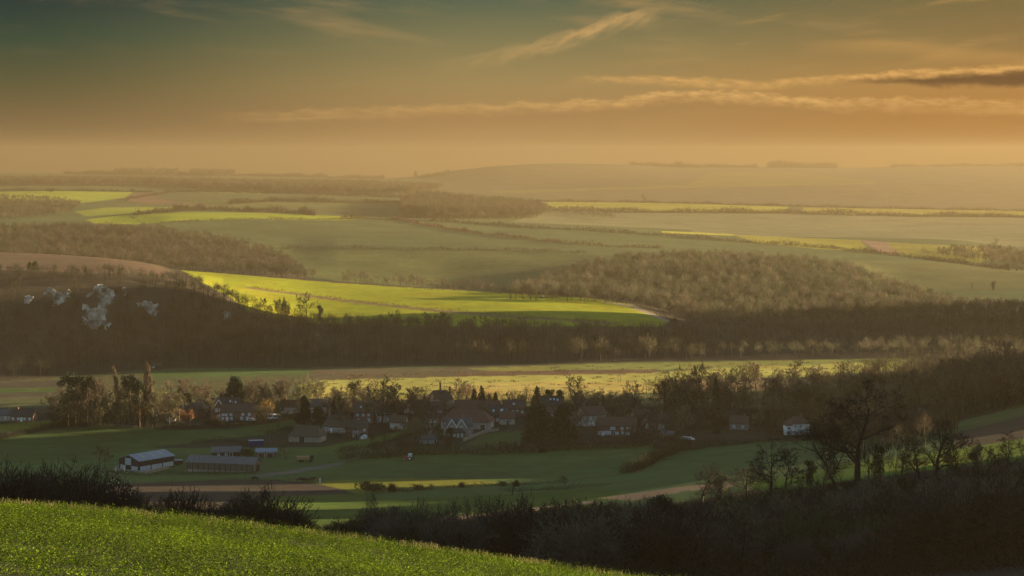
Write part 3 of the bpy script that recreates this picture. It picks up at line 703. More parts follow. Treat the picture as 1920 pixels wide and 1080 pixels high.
hedge([(700,536),(800,543),(960,552),(1100,560)], 1480, 1.2, 'thin dark hedge along the top of the lit crop field', ymax=1600, wid=1)
hedge([(340,358),(240,374),(236,378)], 3300, 4, 'brown bank hedge curving up the far left slope', RED, ymax=4300)
hedge([(790,334),(840,325),(830,330)], 7500, 9, 'small skyline hedge at the left foot of the rounded hill', ymax=8600)
hedge([(1180,309),(1280,314),(1330,314),(1420,314)], 8000, 14, 'dark hedge on the skyline right of the rounded hill', ymax=8600)
hedge([(1440,314),(1520,315),(1570,315)], 8000, 18, 'low wooded hump on the right skyline', ymax=8600)
hedge([(1670,313),(1780,312),(1850,311),(1940,311)], 8000, 9, 'thin hedge along the far right skyline', ymax=8600)
hedge([(120,326),(200,327),(330,328),(480,331),(640,335),(720,336)], 8000, 12, 'broken line of trees along the far left skyline', ymax=8600)
# nearer hedges
hedge([(-40,832),(30,818),(70,808),(110,801),(160,797)], 740, 3.4, 'thick dark hedge sloping across the pasture at far left', (.04,.04,.028), ymax=900, ever=.4, w=.11)
hedge([(290,806),(340,806),(400,802),(470,797),(555,787)], 740, 3.2, 'dark clipped hedge below the terrace of houses', (.055,.045,.03), ymax=950, ever=.35, w=.1)
hedge([(362,832),(400,826),(440,829),(468,836)], 740, 2.2, 'low scrub mound in the pasture above the timber barn', (.06,.05,.035), ymax=900, w=.1)
hedge([(500,815),(540,806),(600,812)], 740, 2.4, 'dark hedge behind the blue container', (.05,.04,.03), ymax=900, w=.1)
hedge([(640,860),(720,858),(780,852),(850,850),(900,852)], 700, 5.5, 'leafless shrub belt between the front pasture and the village', (.07,.055,.04), ymax=850, w=.11, wid=6)
hedge([(900,852),(960,850),(1030,846),(1100,842),(1190,838),(1260,826)], 700, 4.6, 'dark hedge along the churchyard at the village edge', (.055,.05,.035), ymax=880, w=.11, wid=5)
hedge([(1170,888),(1200,880),(1230,862),(1265,850)], 640, 5, 'olive hedge rising between the two front pastures', (.06,.055,.03), ymax=800, ever=.3, w=.1, wid=4)
hedge([(1262,848),(1330,838),(1420,830),(1500,826),(1560,822)], 700, 4, 'hedge under the white house', (.055,.05,.035), ymax=880, w=.11)
hedge([(690,916),(760,922),(850,915),(930,912),(1060,906)], 600, 1.6, 'rough hedge along the bottom of the lit cattle field', (.05,.045,.03), ymax=680, w=.07)
hedge([(940,922),(1080,918),(1140,914)], 580, 1.5, 'wire fence overgrown with low brush beside the front pasture', (.05,.045,.03), ymax=680, w=.06)
hedge([(215,910),(330,903),(430,899),(520,900),(585,905)], 560, .8, 'grassy bank on the top edge of the ploughed field', (.12,.12,.03), ymax=720, w=.05, wid=1)
hedge([(630,850),(700,838),(760,820),(812,805)], 730, 2.2, 'dark hedge beside the grass slip in the village', (.05,.04,.03), ymax=900, w=.1)
hedge([(600,815),(680,822),(720,812),(800,796)], 740, 2., 'brown hedge in front of the low village roofs', (.06,.04,.03), ymax=950, w=.1)
hedge([(200,888),(260,892),(340,890),(430,890),(480,888)], 660, 1.8, 'dark hedge below the black barn and timber barn', (.035,.033,.024), ymax=760, w=.08)
# ------------------------------------------------------------------ buildings
WCACHE = {}
def window(parent, w, h, loc, rz, pane='glass', frame='paint_white', cols_=2, rows_=2, name='window'):
    key = (round(w,2), round(h,2), pane, frame, cols_, rows_, name)
    if key not in WCACHE:
        a = MB().box(-w/2, w/2, -.03, .06, 0, h).mesh(name, MATS[pane])
        m = MB(); t = .10
        m.box(-w/2-t, -w/2+.02, -.08, .05, -t, h+t); m.box(w/2-.02, w/2+t, -.08, .05, -t, h+t)
        m.box(-w/2+.02, w/2-.02, -.08, .05, h-.02, h+t); m.box(-w/2+.02, w/2-.02, -.12, .05, -t, .03)
        for i in range(1, cols_): m.box(-w/2+w*i/cols_-.04, -w/2+w*i/cols_+.04, -.065, 0, .03, h-.02)
        for i in range(1, rows_): m.box(-w/2+.02, w/2-.02, -.06, 0, h*i/rows_-.04, h*i/rows_+.04)
        WCACHE[key] = (a, m.mesh('frame', MATS[frame]))
    a, b = WCACHE[key]
    o = obj(name, a, parent, loc, rz); obj('frame', b, o); return o
def roof_mesh(L, D, eave, ridge, hip, o=.35, t=.22):
    m = MB(); s = (ridge-eave)/(D/2); hl = L/2+o; hd = D/2+o; ze = eave-o*s+.03; rl = (L/2+o*.4)-hip*D/2 if hip else hl; zr = ridge+.03
    def sh(dz):
        return [(-hl,-hd,ze+dz),(hl,-hd,ze+dz),(hl,hd,ze+dz),(-hl,hd,ze+dz),(-rl,0,zr+dz),(rl,0,zr+dz)]
    B, T_ = sh(0), sh(t); b = len(m.v); m.v += B+T_
    F6 = [(0,1,5,4),(2,3,4,5)]
    if hip: F6 += [(1,2,5),(3,0,4)]
    m.f += [tuple(b+6+i for i in f) for f in F6]+[tuple(b+i for i in f[::-1]) for f in F6]
    edge = [(0,1),(1,2),(2,3),(3,0)] if hip else [(0,1),(1,5),(5,2),(2,3),(3,4),(4,0)]
    m.f += [(b+i, b+j, b+6+j, b+6+i) for i, j in edge]
    return m
HOUSES = []
def house(name, label, px, base, rot, L, D, eave, ridge, wall, roof, hip=0, win=(), doors=(), chim=(), lights=(), barge=None, cat=None, ymin=690, y=None, pane='glass', frame='paint_white', dz=0):
    p = on(px, y) if y else gp(px, base, ymin)
    rz = R(rot); c = Vector((p.x-math.sin(rz)*D/2*1, p.y+math.cos(rz)*D/2, p.z+dz))
    c.z = min(p.z, float(zg(c.x, c.y)))+dz
    o = empty(name, c, rz); tag(o, label, cat or name.replace('_', ' ')); HOUSES.append((px, p.y, L, max(L, D)))
    w = MB(); hx, hy = L/2, D/2; z0 = -1.6
    w.poly([(-hx,-hy,z0),(hx,-hy,z0),(hx,-hy,eave),(-hx,-hy,eave)]).poly([(hx,hy,z0),(-hx,hy,z0),(-hx,hy,eave),(hx,hy,eave)])
    for s in (1, -1):
        q = [(s*hx,-s*hy,z0),(s*hx,s*hy,z0),(s*hx,s*hy,eave)]+([] if hip else [(s*hx,0,ridge)])+[(s*hx,-s*hy,eave)]
        w.poly(q)
    if hip: w.poly([(-hx,-hy,eave),(hx,-hy,eave),(hx,hy,eave),(-hx,hy,eave)])
    w.build('wall', MATS[wall], o)
    rf = roof_mesh(L, D, eave, ridge, hip).build('roof', MATS[roof], o)
    for cx, cy, top in chim:
        m = MB().box(cx-.45, cx+.45, cy-.32, cy+.32, ridge-1.6, top).box(cx-.53, cx+.53, cy-.4, cy+.4, top-.25, top-.1)
        ch = m.build('chimney', MATS['brick'], rf)
        for dx in (-.2, .2): MB().cyl((cx+dx, cy, top-.02), (cx+dx, cy, top+.4), .12, .1).build('chimney_pot', MATS['pot'], ch)
    pos = {'f': lambda u, z: ((u, -hy, z), 0), 'b': lambda u, z: ((u, hy, z), math.pi), 'r': lambda u, z: ((hx, u, z), math.pi/2), 'l': lambda u, z: ((-hx, -u, z), -math.pi/2)}
    for f, u, z, ww, hh in win:
        l, r = pos[f](u, z); window(o, ww, hh, l, r, pane, frame, max(1, round(ww/.6)), 2 if hh > .9 else 1)
    for f, u, ww, hh, mt_ in doors:
        l, r = pos[f](u, 0)
        d = MB().box(-ww/2, ww/2, -.05, .06, -.3, hh).build('door', MATS[mt_], o, l, r)
        MB().box(-ww/2-.1, -ww/2, -.08, .05, -.3, hh+.1).box(ww/2, ww/2+.1, -.08, .05, -.3, hh+.1).box(-ww/2, ww/2, -.08, .05, hh, hh+.1).build('frame', MATS['paint_white'], d)
    sl = (ridge-eave)/(D/2)
    for u, t_, ww, hh in lights:       # rooflights on the front slope
        a = math.atan(sl); q = obj('rooflight', MB().box(-ww/2, ww/2, -hh/2, hh/2, .2, .30).mesh('rooflight', MATS['glass_pale']), rf)
        q.location = (u, -hy*(1-t_), eave+(ridge-eave)*t_+.06); q.rotation_euler = (a, 0, 0)
    if barge:
        for s in barge:
            x = hx+.36 if s == 'r' else -hx-.36; k = .35*sl; m = MB()
            for e in (-1, 1): m.bar((x, e*(hy+.35), eave-k+.12), (x, 0, ridge+.14), .07, .38)
            m.build('bargeboard', MATS['paint_white'], o)
    return o
def sub(parent, name, x, y, rot, L, D, eave, ridge, wall, roof, hip=0, barge=None, win=(), chim=()):
    """a wing of a house: built as parts of that house"""
    hx, hy = L/2, D/2; w = MB(); z0 = -1.6
    w.poly([(-hx,-hy,z0),(hx,-hy,z0),(hx,-hy,eave),(-hx,-hy,eave)]).poly([(hx,hy,z0),(-hx,hy,z0),(-hx,hy,eave),(hx,hy,eave)])
    for s in (1, -1): w.poly([(s*hx,-s*hy,z0),(s*hx,s*hy,z0),(s*hx,s*hy,eave)]+([] if hip else [(s*hx,0,ridge)])+[(s*hx,-s*hy,eave)])
    g = w.build(name, MATS[wall], parent, (x, y, .004), R(rot))
    roof_mesh(L, D, eave, ridge, hip, .3).build('roof', MATS[roof], g)
    pos = {'f': lambda u, z: ((u, -hy, z), 0), 'r': lambda u, z: ((hx, u, z), math.pi/2), 'l': lambda u, z: ((-hx, -u, z), -math.pi/2)}
    for f, u, z, ww, hh, pn in win:
        l, r = pos[f](u, z); m = MB().box(-ww/2-.1, ww/2+.1, -.09, .04, -.12, 0).box(-ww/2-.1, -ww/2, -.09, .04, 0, hh+.1).box(ww/2, ww/2+.1, -.09, .04, 0, hh+.1).box(-ww/2, ww/2, -.09, .04, hh, hh+.1).box(-.05, .05, -.07, .04, 0, hh)
        MB().box(-ww/2, ww/2, -.03, .05, 0, hh).build('window', MATS[pn], g, l, r); m.build('window_frame', MATS['paint_white'], g, l, r)
    if barge:
        k = .3*(ridge-eave)/hy
        for s in barge:
            xx = hx+.31 if s == 'r' else -hx-.31; m = MB()
            for e in (-1, 1): m.bar((xx, e*(hy+.3), eave-k+.12), (xx, 0, ridge+.14), .07, .38)
            m.build('bargeboard', MATS['paint_white'], g)
    return g
W2 = lambda face, us, z, w, h: [(face, u, z, w, h) for u in us]
# -- the terrace and cottages at left
house('cottage', 'small dark cottage with white edged gable behind rust coloured trees', 351, 785, 62, 8, 6, 3.6, 6.8, 'brick', 'tile_dark', barge='r', win=[('r',0,3.6,1,1.2),('f',-1,1,1,1)], chim=[(-2,0,8)])
house('cottage', 'gabled brick cottage between the rust trees and the tall gabled house', 378, 783, 70, 8, 5.6, 4, 7, 'brick', 'tile_dark', barge='r', win=[('r',0,3.8,1,1.2)], chim=[(2,0,8.2)])
h = house('gabled_house', 'tall brick house with steep white edged gable and paired white windows', 424, 784, 12, 13, 7, 5, 9, 'brick', 'tile_dark', win=W2('f',[2,4],2.8,1,1.2), lights=[(2,.6,.8,1),(4.5,.5,.8,1)], chim=[(3,0,10.2)])
sub(h, 'gable_wing', -4.2, -3.2, 90+8, 7, 5.4, 5, 9, 'brick', 'tile_dark', barge='l', win=[('l',-.9,3.6,1.1,1.3,'glass_pale'),('l',.9,3.6,1.1,1.3,'glass_pale'),('l',0,1,1.5,1.2,'glass_pale')])
house('terraced_house', 'long brown roofed brick terrace above the clipped hedge', 447, 790, 8, 16, 7, 4.4, 7.4, 'brick', 'tile_brown', win=W2('f',[-7,-5.6,-3.4,2,5],2.7,1,1)+W2('f',[-7.2,-3.2,1.5,4.2],.8,1.1,1.2), doors=[('f',-5.2,1,2.1,'paint_white')], chim=[(-3,0,8.6),(5,0,8.6)], pane='glass_pale')
house('garden_shed', 'little pale timber shed with white gable beside rust coloured trees', 315, 791, -35, 3.6, 3.4, 2.2, 3.8, 'render_cream', 'tile_dark', barge='l', doors=[('l',0,1,1.9,'door_dark'),('f',.4,1.2,1.7,'paint_white')], win=[('f',-1,1,.6,.6)])
house('bungalow', 'low dark roofed bungalow left of the little pale shed', 288, 790, 10, 9, 6, 2.5, 4.6, 'brick', 'slate', hip=.9, win=W2('f',[-2.5,2],.9,1.3,1), doors=[('f',0,1,2,'door_dark')])
house('garage', 'dark garage with a bright sloping roof edge at the field fence', 263, 790, -50, 5, 4, 2.3, 4, 'timber_dark', 'tile_dark', barge='r', doors=[('f',0,2.2,2,'door_dark')])
# -- far left houses
house('cottage', 'low slate roofed house cut by the left edge of the picture', 6, 790, 10, 9, 6, 2.8, 5.2, 'flint', 'slate', win=W2('f',[-2.5,1,3],1,1,1.1), chim=[(2,0,6.2)], pane='glass_pale')
house('cottage', 'low dark house near left edge with small pale windows under trees', 40, 791, -8, 11, 6, 2.7, 5.2, 'brick', 'tile_dark', win=W2('f',[-4,-1.5,1.5,4],.9,1,1), doors=[('f',0,.9,2,'paint_white')], chim=[(-3,0,6.2)], pane='glass_pale')
# -- farmyard
b = house('cattle_barn', 'black steel barn with pale lower panels and blue grey metal roof', 294, 879, 52, 17.5, 11.7, 4.1, 5.9, 'sheet_black', 'sheet_metal', cat='barn')
for u in (-5.7, 0, 5.7): MB().box(u-2.6, u+2.6, -5.93, -5.8, .3, 2.05).build('side_panel', MATS['panel_pale'], b)
for u0, u1 in ((-4.9,-1.9),(1.5,4.9)): MB().box(-8.88, -8.7, -u1, -u0, .3, 1.95).build('gable_panel', MATS['panel_pale'], b)
MB().box(-8.92, -8.7, -1.25, 2.1, 2.2, 4.75).build('loft_door', MATS['panel_pale'], b)
MB().box(-8.86, -8.7, -1.4, 1.8, -.3, 1.9).build('doorway', MATS['rubber'], b)
for u in (-4.6, 0, 4.6):
    q = obj('rooflight', MB().box(-.45, .45, -1.6, 1.6, .24, .29).mesh('rooflight', MATS['rooflight']), b); q.location = (u, -2.55, 5.12); q.rotation_euler = (math.atan(1.8/5.85), 0, 0)
b = house('timber_barn', 'long low timber slatted barn with grey corrugated roof', 412, 885, -13, 27, 8.5, 3.5, 5.4, 'timber', 'asbestos', cat='barn')
for i in range(13): MB().box(-13.1+i*2.17, -12.9+i*2.17, -4.38, -4.2, -.5, 3.4).build('post', MATS['timber_dark'], b)
MB().box(-13.3, 13.3, -4.33, -4.24, -.3, .9).build('base_board', MATS['panel_pale'] if False else MATS['stone'], b)
MB().box(13.4, 13.62, -1.6, 1.8, -.4, 2.9).build('door', MATS['rubber'], b)
house('stable', 'grey low stable roof behind the long timber barn', 424, 858, 5, 11.5, 6, 2.3, 3.9, 'timber_dark', 'asbestos', cat='barn', doors=[('f',2,1.2,2,'door_dark')], win=W2('f',[-3,0],1,.8,.8))
b = house('cart_shed', 'open fronted shed with pale metal roof right of olive bush', 499, 858, 4, 8, 5, 2.3, 3.3, 'timber', 'sheet_metal', cat='shed', doors=[('f',-2,2.4,1.9,'door_dark'),('f',1.5,2.4,1.9,'door_dark')])
# shipping box
p = gp(480, 836, 700); o = empty('container', p, R(12)); tag(o, 'blue steel container with pale top behind the farm sheds', 'container')
m = MB().box(-3, 3, -1.2, 1.2, -.3, 2.3)
for i in range(20): m.box(-2.95+i*.3, -2.83+i*.3, -1.25, -1.19, 0, 2.2)
m.build('body', MATS['blue_paint'], o); MB().box(-3.08, 3.08, -1.3, 1.3, 2.303, 2.42).build('roof', MATS['panel_pale'], o); MB().box(3.0, 3.06, -1.0, 1.0, .1, 2.1).build('door', MATS['blue_paint'], o)
b = house('stone_barn', 'big old stone barn with half hipped brown roof beside the pasture', 570, 829, -14, 14, 8.5, 2.6, 6.6, 'stone', 'thatch', hip=.55, cat='barn', doors=[('f',-1,2.6,2.4,'door_dark')], win=[('r',0,1.2,.8,.8)])
house('lean_to', 'small stone outbuilding with bright gable against the old barn', 600, 826, 20, 4.5, 4, 2.2, 3.8, 'stone', 'slate', barge='l', win=[('f',.6,1,.8,.9)], doors=[('f',-1,.9,1.9,'door_blue')], pane='glass_pale', cat='outbuilding')
house('farmhouse', 'farmhouse with broad half hipped dark roof right of old barn', 625, 812, -18, 11, 7.5, 3, 7.4, 'flint', 'thatch', hip=.75, win=W2('f',[-3,1,3.6],1,1.1,1.1), chim=[(-3.4,0,8.6)], doors=[('f',-1,1,2,'paint_white')])
house('low_house', 'low house with a plain dark green grey roof beside the farmhouse', 668, 812, 6, 10, 6.5, 2.4, 5.4, 'brick', 'thatch', win=[('f',3.6,.9,1,1)], doors=[('f',1.5,.9,1.9,'door_dark')], pane='glass_pale')
house('tall_house', 'tall two storey house with long brown roof and pinkish lower wall', 681, 794, 4, 9, 8, 5, 9.2, 'brick_pink', 'tile_brown', win=W2('f',[-2,2.5],.9,1.2,1.3)+W2('f',[-2.6,0,2.5],3.4,1,1), chim=[(3,0,10.4)], lights=[(-1,.5,.8,1)], pane='glass_pale')
house('village_hall', 'long pale stone building with grey roof behind the dark conifer', 597, 775, 6, 12, 7, 3.2, 6.4, 'stone', 'slate', win=W2('f',[-3,0,3],1,1,1.4), chim=[(4,0,7.6)], lights=[(4.3,.5,.8,.8)])
house('cottage', 'dark gabled cottage tucked under the great tree left of centre', 722, 792, 30, 8, 6, 3.6, 6.6, 'flint', 'tile_dark', win=W2('f',[-2,1.5],1,1,1.1)+W2('f',[0],3.2,.8,.8), chim=[(2,0,7.6)], barge='l', pane='glass_pale')
house('cottage', 'pale cottage half hidden by trees between great tree and birch', 745, 806, -12, 7, 5.5, 3.3, 6, 'render_cream', 'tile_brown', win=W2('f',[-2,1.6],1,.9,1), chim=[(-2,0,7)], pane='glass_pale')
house('cottage', 'small pale cottage behind trees left of the tall chimneyed stone house', 770, 775, 12, 7, 5.5, 3, 5.8, 'render_cream', 'tile_red', win=W2('f',[-2,1.6],1,.9,1), chim=[(2,0,6.8)])
house('cottage', 'pale walled cottage half seen behind the broad bare pair of trees', 540, 776, -10, 8, 6, 3.4, 6.2, 'render_cream', 'tile_brown', win=W2('f',[-2.4,0,2.4],1,1,1.1), chim=[(-2,0,7.2)])
house('cottage', 'red tiled cottage behind the great round headed tree', 700, 776, 16, 8, 6, 3.2, 6.2, 'flint', 'tile_red', win=W2('f',[-2,2],1,1,1), chim=[(0,0,7.2)])
house('cottage', 'pale cottage at the meadow edge right of the large bare tree', 1100, 772, -8, 8, 6, 3, 5.8, 'render_cream', 'tile_red', win=W2('f',[-2.4,.4,2.6],1,1,1), chim=[(2,0,6.8)])
house('cottage', 'flint cottage tucked between the long row and the slim bare tree', 1205, 796, 10, 8, 6, 3.4, 6.4, 'flint', 'tile_brown', win=W2('f',[-2,1.8],1,1,1.1), chim=[(-2,0,7.4)], pane='glass_pale')
house('cottage', 'lone pale cottage among the bare trees left of the white house', 1385, 806, -14, 8, 6, 3, 5.8, 'stone', 'tile_brown', win=W2('f',[-2,1.8],1,1,1), chim=[(2,0,6.8)], pane='glass_pale')
house('cottage', 'small pale cottage right of the dormered dark roofed house', 952, 796, 8, 6.5, 5.5, 2.8, 5.4, 'render_cream', 'tile_red', win=W2('f',[-1.6,1.4],1,.9,1), doors=[('f',0,.9,2,'door_dark')])
house('cottage', 'pale end cottage left of the flint and pink brick house', 1082, 798, -6, 7, 5.5, 3, 5.6, 'flint', 'tile_red', win=W2('f',[-1.8,1.6],1,.9,1), pane='glass_pale')
# polytunnel
p = gp(682, 822, 700); o = empty('polytunnel', p, R(80)); tag(o, 'small white polytunnel on the grass slip', 'polytunnel')
m = MB(); n = 9
for i in range(n):
    a0, a1 = math.pi*i/n, math.pi*(i+1)/n
    m.poly([(-2.6,1.25*math.cos(a0),1.5*math.sin(a0)),(2.6,1.25*math.cos(a0),1.5*math.sin(a0)),(2.6,1.25*math.cos(a1),1.5*math.sin(a1)),(-2.6,1.25*math.cos(a1),1.5*math.sin(a1))])
for x in (-2.6, 2.6): m.poly([(x,1.25*math.cos(math.pi*i/n),1.5*math.sin(math.pi*i/n)) for i in range(n+1)])
m.build('cover', MATS['panel_pale'], o); MB().box(-2.66,-2.6,-.4,.4,-.2,1.1).build('door', MATS['paint_white'], o)
house('garden_shed', 'narrow grey shed beside the white polytunnel', 668, 821, 15, 2.6, 2.4, 2, 2.7, 'stone', 'asbestos', doors=[('f',0,.9,1.7,'door_dark')])
# -- centre
h = house('twin_gable_house', 'flint house with twin white edged gables and slate roofs', 862, 818, 14, 11.5, 6.6, 4.5, 7.4, 'flint', 'slate', win=[('r',-1,3,.9,1.2),('r',1.4,.8,1.0,1.2)]+W2('f',[4.2],.9,1,1.2), chim=[(2.5,1,9)], cat='house')
for x in (-4.0, .2): sub(h, 'gable_wing', x, -2.6, 90, 5.6, 4.2, 4.4, 7.6, 'flint', 'slate', barge='l', win=[('l',0,3.4,.9,1.3,'render_cream')])
g = sub(h, 'porch', -2.6, -6.0, 0, 8.2, 2.6, 2.3, 3.7, 'brick', 'tile_dark', hip=.9, win=[('f',-3,.8,1.1,1.1,'glass_pale'),('f',-1,.8,1.3,1.1,'glass_pale')])
for x in (1.0, 2.7): MB().box(x-.45, x+.45, -1.37, -1.25, -.4, 2).build('porch_door', MATS['door_blue'], g)
b = house('red_roofed_barn', 'great barn with broad red tiled hipped roof behind the twin gables', 872, 805, -10, 22, 11, 3.6, 8.0, 'flint', 'tile_red', hip=.8, win=[('r',1,1,1,1)], doors=[('f',8,2.2,2.3,'door_dark')], cat='barn')
house('red_roofed_house', 'long red roofed house with pale gable wall behind the great barn', 893, 786, -6, 21, 8, 4.4, 8.2, 'flint', 'tile_red', win=[('r',0,4,1,1.2)]+W2('f',[-6,0],2.6,1.1,1.1), chim=[(-5,0,10.4)], cat='house')
house('house', 'brown roofed house with bright white gable window left of the red roofs', 812, 786, 8, 10, 7, 4.4, 7.6, 'brick', 'tile_brown', win=[('f',3.2,3,1.6,1.5),('f',-2,2.6,1,1)], chim=[(-3,0,8.8)], pane='glass_pale')
house('annexe', 'low white walled annexe in front of the brown roofed house', 812, 793, 20, 5, 4, 2.3, 4, 'render_white', 'tile_dark', win=[('f',1,1,1,1)])
house('manor_house', 'large stone house with one tall chimney at the meadow edge', 826, 770, 4, 12, 8, 5.8, 9.2, 'stone', 'tile_brown', hip=.7, win=W2('f',[-4,-1.5,1.5,4],3.6,1,1.5), chim=[(0,0,13),(4.6,0,11)])
house('dormer_house', 'dark roofed house with white dormers right of the red roofs', 927, 793, -14, 10.5, 8, 3.4, 7.8, 'brick', 'tile_dark', win=W2('f',[-3.4,-.6,1.4,3.6],.9,1,1.2)+[('f',-1,2.2,.5,.5)], lights=[(-.8,.42,1,1.3),(3,.5,1.4,1.3)], hip=.4, pane='glass_pale')
house('brown_cottage', 'brown roofed cottage with a white dormer behind the flagpole', 966, 780, 6, 10, 7, 3.4, 7.2, 'brick', 'tile_brown', win=W2('f',[-1,1],2.2,.9,.9)+W2('f',[-3.4,3.4],1.4,1,1), lights=[(-.5,.5,1,1)], chim=[(-2.6,0,8.4)], pane='glass_pale')
house('long_roofed_house', 'dark roofed house with three pale rooflights beside the large bare tree', 1034, 774, -4, 11, 7.5, 3.6, 7.6, 'brick', 'tile_dark', win=W2('f',[-4,-2.6],1,1.2,1.1), lights=[(-.6,.62,.9,1.1),(1.1,.62,.9,1.1),(2.8,.55,.9,1.1)], pane='glass_pale')
house('white_cottage', 'little white fronted cottage between the two dark cypress trees', 1026, 785, 10, 5.4, 5, 2.6, 5, 'render_white', 'tile_brown', win=W2('f',[-1.4,1.2],1,.8,.9))
house('grey_shed', 'low grey shed with pale walls in front of the birch', 804, 832, 10, 7, 4, 1.9, 3.3, 'panel_pale', 'slate', hip=.4, win=W2('f',[-1.6,1.2],.7,.9,.7), doors=[('f',2.8,.8,1.7,'door_dark')], cat='shed')
# -- right of centre
h = house('brick_house', 'two storey flint and pink brick house with tall end chimneys', 1118, 798, 34, 12, 7.5, 5, 8.2, 'flint', 'tile_brown', win=W2('f',[-3.2,0],3,1,1.3)+W2('f',[-3.6,.4],.8,1,1.3)+[('r',-1.6,3,.8,1)], doors=[('f',-1.6,1,2.1,'paint_white')], chim=[(-4,0,9.6),(5.2,0,9.8)], pane='glass_pale')
MB().poly([(6.02,-3.75,-1.4),(6.02,3.75,-1.4),(6.02,3.75,4.96),(6.02,0,8.1),(6.02,-3.75,4.96)]).build('gable_wall', MATS['brick_pink'], h)
sub(h, 'outshut', 7.6, 2.2, 0, 3.2, 3, 4.2, 5.6, 'brick', 'slate', hip=.5)
house('row_of_cottages', 'long low brick row with many small white windows near churchyard', 1156, 818, -4, 17, 7, 4.6, 7.8, 'brick', 'tile_brown', win=[('f',-7.2,.9,1.5,1.2),('f',-4.6,.9,1.4,1.4),('f',-3,.9,1.2,1.4),('f',.2,.9,1.5,1.0),('f',2.6,.8,1,1.3),('f',4.6,.9,1.6,1),('f',-1.6,3,2,1.4),('f',2.4,3,1,1.2),('f',5,3,1.8,1)], doors=[('f',-5.9,.9,2,'paint_white'),('f',-.9,.9,2,'door_dark')], chim=[(-3,0,9),(5,0,9)], cat='cottage', pane='glass_pale')
house('gabled_cottage', 'pale gabled cottage among bare trees right of the long row', 1240, 806, 24, 9, 6.5, 3.2, 6.6, 'render_cream', 'tile_dark', win=W2('f',[-2.4,0],1.2,1,1), barge='l', chim=[(2,0,7.8)])
house('low_garage', 'low grey roofed garage below the pale gabled cottage', 1249, 824, -24, 5.5, 4.5, 2.1, 3.4, 'timber', 'slate', doors=[('f',0,2.2,1.8,'door_dark')])
h = house('white_house', 'bright white two storey house standing alone among trees at right', 1501, 815, 16, 8.6, 6.4, 5, 7.4, 'render_white', 'tile_brown', hip=.8, win=W2('f',[-2.4,.1],3.3,1,1)+W2('f',[-2.6,.2,2.6],.8,1,1.2)+[('l',1,3.3,1,1.1)], chim=[(2,0,8.6)], frame='paint_white')
sub(h, 'side_bay', -5.3, -1.4, 0, 2.6, 3.4, 4.4, 5.4, 'render_white', 'tile_brown', hip=.8, win=[('f',0,2.7,1.3,.9,'glass'),('f',0,.6,1.5,1.3,'glass')])
house('lodge', 'small grey gabled lodge half hidden in hillside trees at right', 1727, 790, -62, 6, 5, 2.6, 5.2, 'stone', 'slate', win=[('l',0,1,1.3,1.3)], barge='l', ymin=700)
house('outbuilding', 'tiny dark building with a white patch at the foot of the chalk wood', 294, 693, 0, 5, 4, 2.2, 3.6, 'timber_dark', 'tile_dark', win=[('f',-2,1,1.4,1)], ymin=1000, cat='outbuilding')

# ------------------------------------------------------------------ vehicles and yard things
def car(px, base, rz, label, paint='paint_white', ymin=690):
    p = gp(px, base, ymin); o = empty('parked_car', p, R(rz)); tag(o, label, 'car')
    prof = [(-2.1,.35),(-2.1,.85),(-1.9,.95),(-1.45,1.0),(-.95,1.45),(.75,1.48),(1.35,.98),(2.0,.82),(2.12,.6),(2.1,.35)]
    m = MB()
    for s in (-1, 1): m.poly([(x, s*.82, z) for x, z in (prof if s < 0 else prof[::-1])])
    for a, b in zip(prof, prof[1:]+prof[:1]): m.poly([(a[0],-.82,a[1]),(a[0],.82,a[1]),(b[0],.82,b[1]),(b[0],-.82,b[1])][::-1])
    m.build('body', MATS[paint], o)
    MB().box(-1.2,.9,-.84,-.8,1.0,1.36).box(-1.2,.9,.8,.84,1.0,1.36).build('side_window', MATS['glass'], o)
    for x in (-1.3, 1.35):
        for s in (-1, 1): MB().cyl((x, s*.66, .32), (x, s*.86, .32), .32, .32, 12).build('wheel', MATS['rubber'], o)
    return o
car(1284, 825, 8, 'white parked car, left of the two beside the hedge end')
car(1293, 826, -10, 'white parked car, right of the two beside the hedge end')
car(1750, 786, 5, 'white car parked by the grey lodge on the right hillside', ymin=700)
car(470, 790, 10, 'white car parked behind the hedge at the end of the terrace')
p = gp(512, 786, 740); o = empty('caravan', p, R(6)); tag(o, 'long white roofed caravan between the terrace and the dark conifer', 'caravan')
MB().poly([(-2.9,-1.1,.4),(2.9,-1.1,.4),(2.9,-1.1,2.3),(-2.6,-1.1,2.5)]).poly([(2.9,1.1,.4),(-2.9,1.1,.4),(-2.6,1.1,2.5),(2.9,1.1,2.3)]).poly([(-2.9,1.1,.4),(-2.9,-1.1,.4),(-2.6,-1.1,2.5),(-2.6,1.1,2.5)]).poly([(2.9,-1.1,.4),(2.9,1.1,.4),(2.9,1.1,2.3),(2.9,-1.1,2.3)]).poly([(-2.6,-1.1,2.5),(2.9,-1.1,2.3),(2.9,1.1,2.3),(-2.6,1.1,2.5)]).build('body', MATS['paint_white'], o)
MB().box(-2,-.6,-1.15,-1.09,1.2,1.9).build('window', MATS['glass'], o); MB().box(.4,1.8,-1.15,-1.09,1.2,1.9).build('window', MATS['glass'], o)
for s in (-1.12, .95): MB().cyl((0,s,.32),(0,s+.18,.32),.32,.32,12).build('wheel', MATS['rubber'], o)
